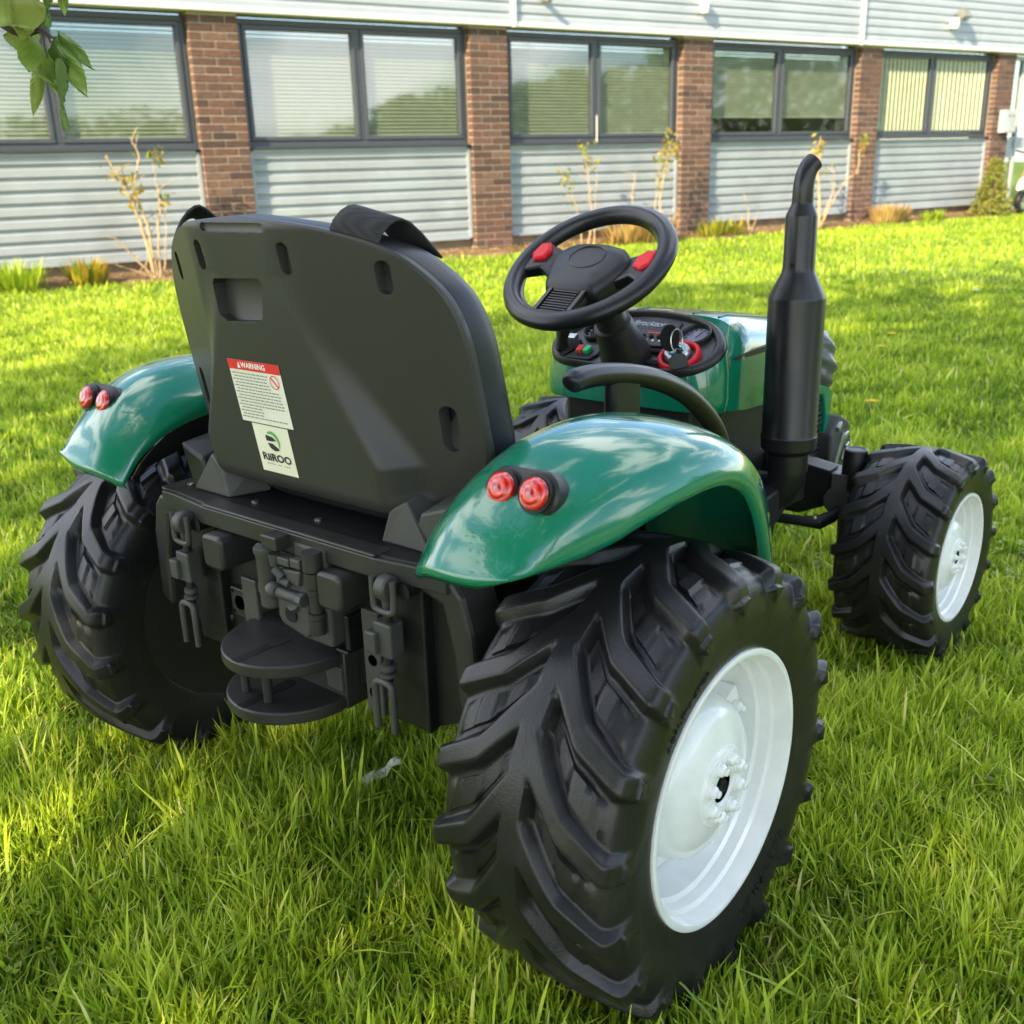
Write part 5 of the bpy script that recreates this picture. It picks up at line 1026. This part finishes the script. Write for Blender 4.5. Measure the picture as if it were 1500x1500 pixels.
mb = MB(); mb.box((0, 1.13, .40), (.25, .20, .14)); mb.box((0, .98, .40), (.24, .50, .20)); mb.box((0, .99, .29), (.20, .54, .08)); mb.box((0, 1.20, .52), (.20, .04, .09)); mb.build('engine_block', M['plastic_dark'], TR, smooth=0, bevel=.008)
mb = MB(); mb.prism([(1.19, .36), (1.24, .395), (1.285, .375), (1.31, .32), (1.29, .25), (1.19, .25)], -.168, .168, 'x'); bmp = mb.build('front_bumper', M['grey_plastic'], TR, smooth=0, bevel=.006)
for sx in (1, -1):
    a = MB()
    for (y, z, l, t) in ((1.225, .372, .022, 30), (1.24, .335, .040, 60), (1.262, .345, .024, 15), (1.222, .305, .034, 60), (1.255, .302, .026, 60), (1.275, .318, .018, 20)): a.box((0, 0, 0), (.010, l, .013), Matrix.Translation((sx*.170, y, z))@Matrix.Rotation(R_(t), 4, 'X'))
    a.build('bumper_rib', M['silver'], bmp, smooth=0, bevel=.002)
# floor and console between seat and dash
mb = MB(); mb.box((0, .52, .33), (.50, .36, .03)); mb.build('foot_floor', M['plastic_dark'], TR, smooth=0, bevel=.006)
mb = MB(); mb.box((0, .70, .43), (.27, .13, .19)); mb.box((0, .72, .33), (.22, .20, .1)); mb.build('console', M['plastic_dark'], TR, smooth=0, bevel=.012)
mb = MB(); mb.cyl((.128, .643, .535), (.134, .628, .537), .0065, n=10); mb.build('console_stud', M['lwhite'], TR)
for sx in (1, -1):
    a = MB(); a.prism([(.56, .22), (.735, .238), (.752, .296), (.80, .318), (.875, .314), (.872, .350), (.86, .362), (.775, .366), (.70, .360), (.64, .402), (.54, .40)], sx*.135, sx*.252, 'x'); fp = a.build('footplate', M['plastic'], TR, smooth=0, bevel=.006)
    a = MB(); [a.box((sx*.2535, y, z), (.003, .003, h_)) for (y, z, h_) in ((.765, .345, .04), (.82, .345, .03), (.70, .34, .035))]; a.build('step_rib', M['plastic_dark'], fp, smooth=0)
# ---------------- front axle and steering
mb = MB(); mb.prism([(.10, .37), (.27, .345), (.30, .335), (.30, .295), (.20, .25), (-.20, .25), (-.30, .295), (-.30, .335), (-.27, .345), (-.10, .37)], .965, 1.03, 'y'); axl = mb.build('front_axle', M['metal_black'], TR, smooth=0, bevel=.006)
a = MB()
for sx in (1, -1): a.prism([(sx*.15, .3635), (sx*.262, .3478), (sx*.262, .3508), (sx*.15, .3665)], .962, 1.005, 'y')
a.build('axle_strip', M['grey_plastic'], axl, smooth=0)
for sx in (1, -1):
    a = MB(); a.lathe([(.20, .024), (.31, .026), (.385, .0225), (.392, .0215), (.392, .015), (.375, .014)], (sx*.300, .990, 0), 'z', 28); kp = a.build('kingpin', M['plastic_dark'], TR, smooth=35)
    a = MB(); a.lathe([(.387, .0155), (.3935, .016), (.3945, .0195), (.3925, .0222)], (sx*.300, .990, 0), 'z', 28); a.build('kingpin_rim', M['dashgrey'], kp, smooth=40)  # lighter grey than the pin: sheen of reflected sky put into the colour
    a = MB(); a.lathe([(-.004, .030), (.004, .030)], (sx*.285, .957, .293), 'y', 9); a.box((sx*.285, .957, .328), (.03, .006, .04)); a.build('hub_carrier', M['grey_plastic'], TR, smooth=0)
    a = MB(); a.cyl((sx*.28, 1.0236, .204), (sx*.35, 1.0236, .204), .03); a.build('stub_axle', M['plastic_dark'], TR)
a = MB(); a.tube([(-.285, .915, .262), (-.27, .90, .258), (0, .86, .262), (.24, .895, .262), (.27, .905, .262), (.285, .93, .27), (.29, .98, .28)], [.009, .009, .009, .010, .014, .012, .010], 10); trd = a.build('tie_rod', M['plastic_dark'], TR)
for sx in (1, -1): a = MB(); a.cyl((sx*.265, .90, .262), (sx*.265, .90, .278), .0065, .005, 8); a.build('tie_rod_bolt', M['screw'], trd)
# ---------------- exhaust
ex = MB(); ex.lathe([(.392, .036), (.425, .036), (.430, .044), (.436, .0485), (.458, .0495), (.462, .0478), (.698, .0485), (.703, .0478), (.742, .029), (.752, .0268), (.835, .0264), (.838, .0258), (.853, .0188), (.857, .0180)], (.25, .79, 0), 'z', 44); exo = ex.build('exhaust_pipe', M['metal_black'], TR, smooth=24)
a = MB(); pth = catmull([(.25, .79, .850), (.25, .79, .874), (.2503, .791, .889), (.2515, .7945, .903), (.254, .800, .914), (.258, .808, .922)], 6); a.tube(pth, [lerp(.0178, .0158, k/(len(pth)-1)) for k in range(len(pth))], 24); a.build('exhaust_bend', M['metal_black'], exo, smooth=60)
a = MB(); e = pth[-1]; d_ = (pth[-1]-pth[-2]).normalized(); a.cyl(e-d_*.004, e+d_*.0006, .0125, n=20); a.build('exhaust_mouth', M['hole'], exo)
a = MB(); a.tube([(.25, .79, .40), (.25, .79, .375), (.238, .793, .352), (.20, .80, .338), (.15, .81, .335)], [.034, .034, .035, .036, .036], 22); a.build('exhaust_elbow', M['metal_black'], exo, smooth=50)
for (z, r, da) in ((.757, .0266, -.42), (.600, .0482, -.38), (.468, .0478, -.42)):
    vdir = Vector((CAM.x-.25, CAM.y-.79, 0)).normalized(); ang = math.atan2(vdir.y, vdir.x)+da; c = Vector((.25+r*math.cos(ang), .79+r*math.sin(ang), z)); dd = Vector((math.cos(ang), math.sin(ang), 0))
    a = MB(); a.cyl(c-dd*.003, c+dd*.0008, .0042, n=14); a.build('screw_hole', M['hole'], exo)
# ---------------- key ring hanging in the ignition lock
key = tag(empty('key_ring', (.098, .610, .640)), 'black key with a round black tag on a wire ring hanging from the dashboard lock', 'key ring')
def kl(p): return Vector(p)-key.location
a = MB(); kc = Vector((.098, .625, .642)); vd = (CAM-kc).normalized(); e1 = vd.cross(Vector((0, 0, 1))).normalized(); e2 = e1.cross(vd)
a.rings([[kc-key.location+e1*(.017*math.cos(2*PI*k/24))*-1+e2*(.023*math.sin(2*PI*k/24))+vd*h_ for k in range(24)] for h_ in (-.004, .004)]); a.tube([kc-key.location-vd*.004, Vector((.112, .652, .612))-key.location], .003, 8); a.build('key_head', M['hole'], key, smooth=35, bevel=.0015)
a = MB(); rc = kc-key.location-e1*-.012+e2*-.002+vd*.006
rc = kc-key.location+e1*-.012*-1*-1+e2*-.004+vd*.006
a.tube([rc+e1*(.010*math.cos(2*PI*k/28))+e2*(.019*math.sin(2*PI*k/28))+vd*(.006*math.cos(2*PI*k/28)) for k in range(28)], .0012, 6, closed=True); a.build('wire_ring', M['screw'], key)
tc_ = kc-key.location+e1*-.016*-1*-1+e2*-.042+vd*.008
a = MB(); a.rings([[tc_+e1*(.0165*math.cos(2*PI*k/28))+e2*(.0185*math.sin(2*PI*k/28))+vd*h_ for k in range(28)] for h_ in (-.002, .002)]); a.box(tuple(tc_+e2*.02), (.008, .008, .008)); a.build('tag_disc', M['plastic'], key, smooth=35, bevel=.001)
a = MB(); tt = tc_+e2*-.024+e1*-.004; a.rings([[tt+e1*x+e2*y+vd*h_ for x, y in ((-.006, -.006), (.006, -.006), (.006, .007), (-.006, .007))] for h_ in (-.001, .001)]); a.build('key_blade', M['lwhite'], key, smooth=0)
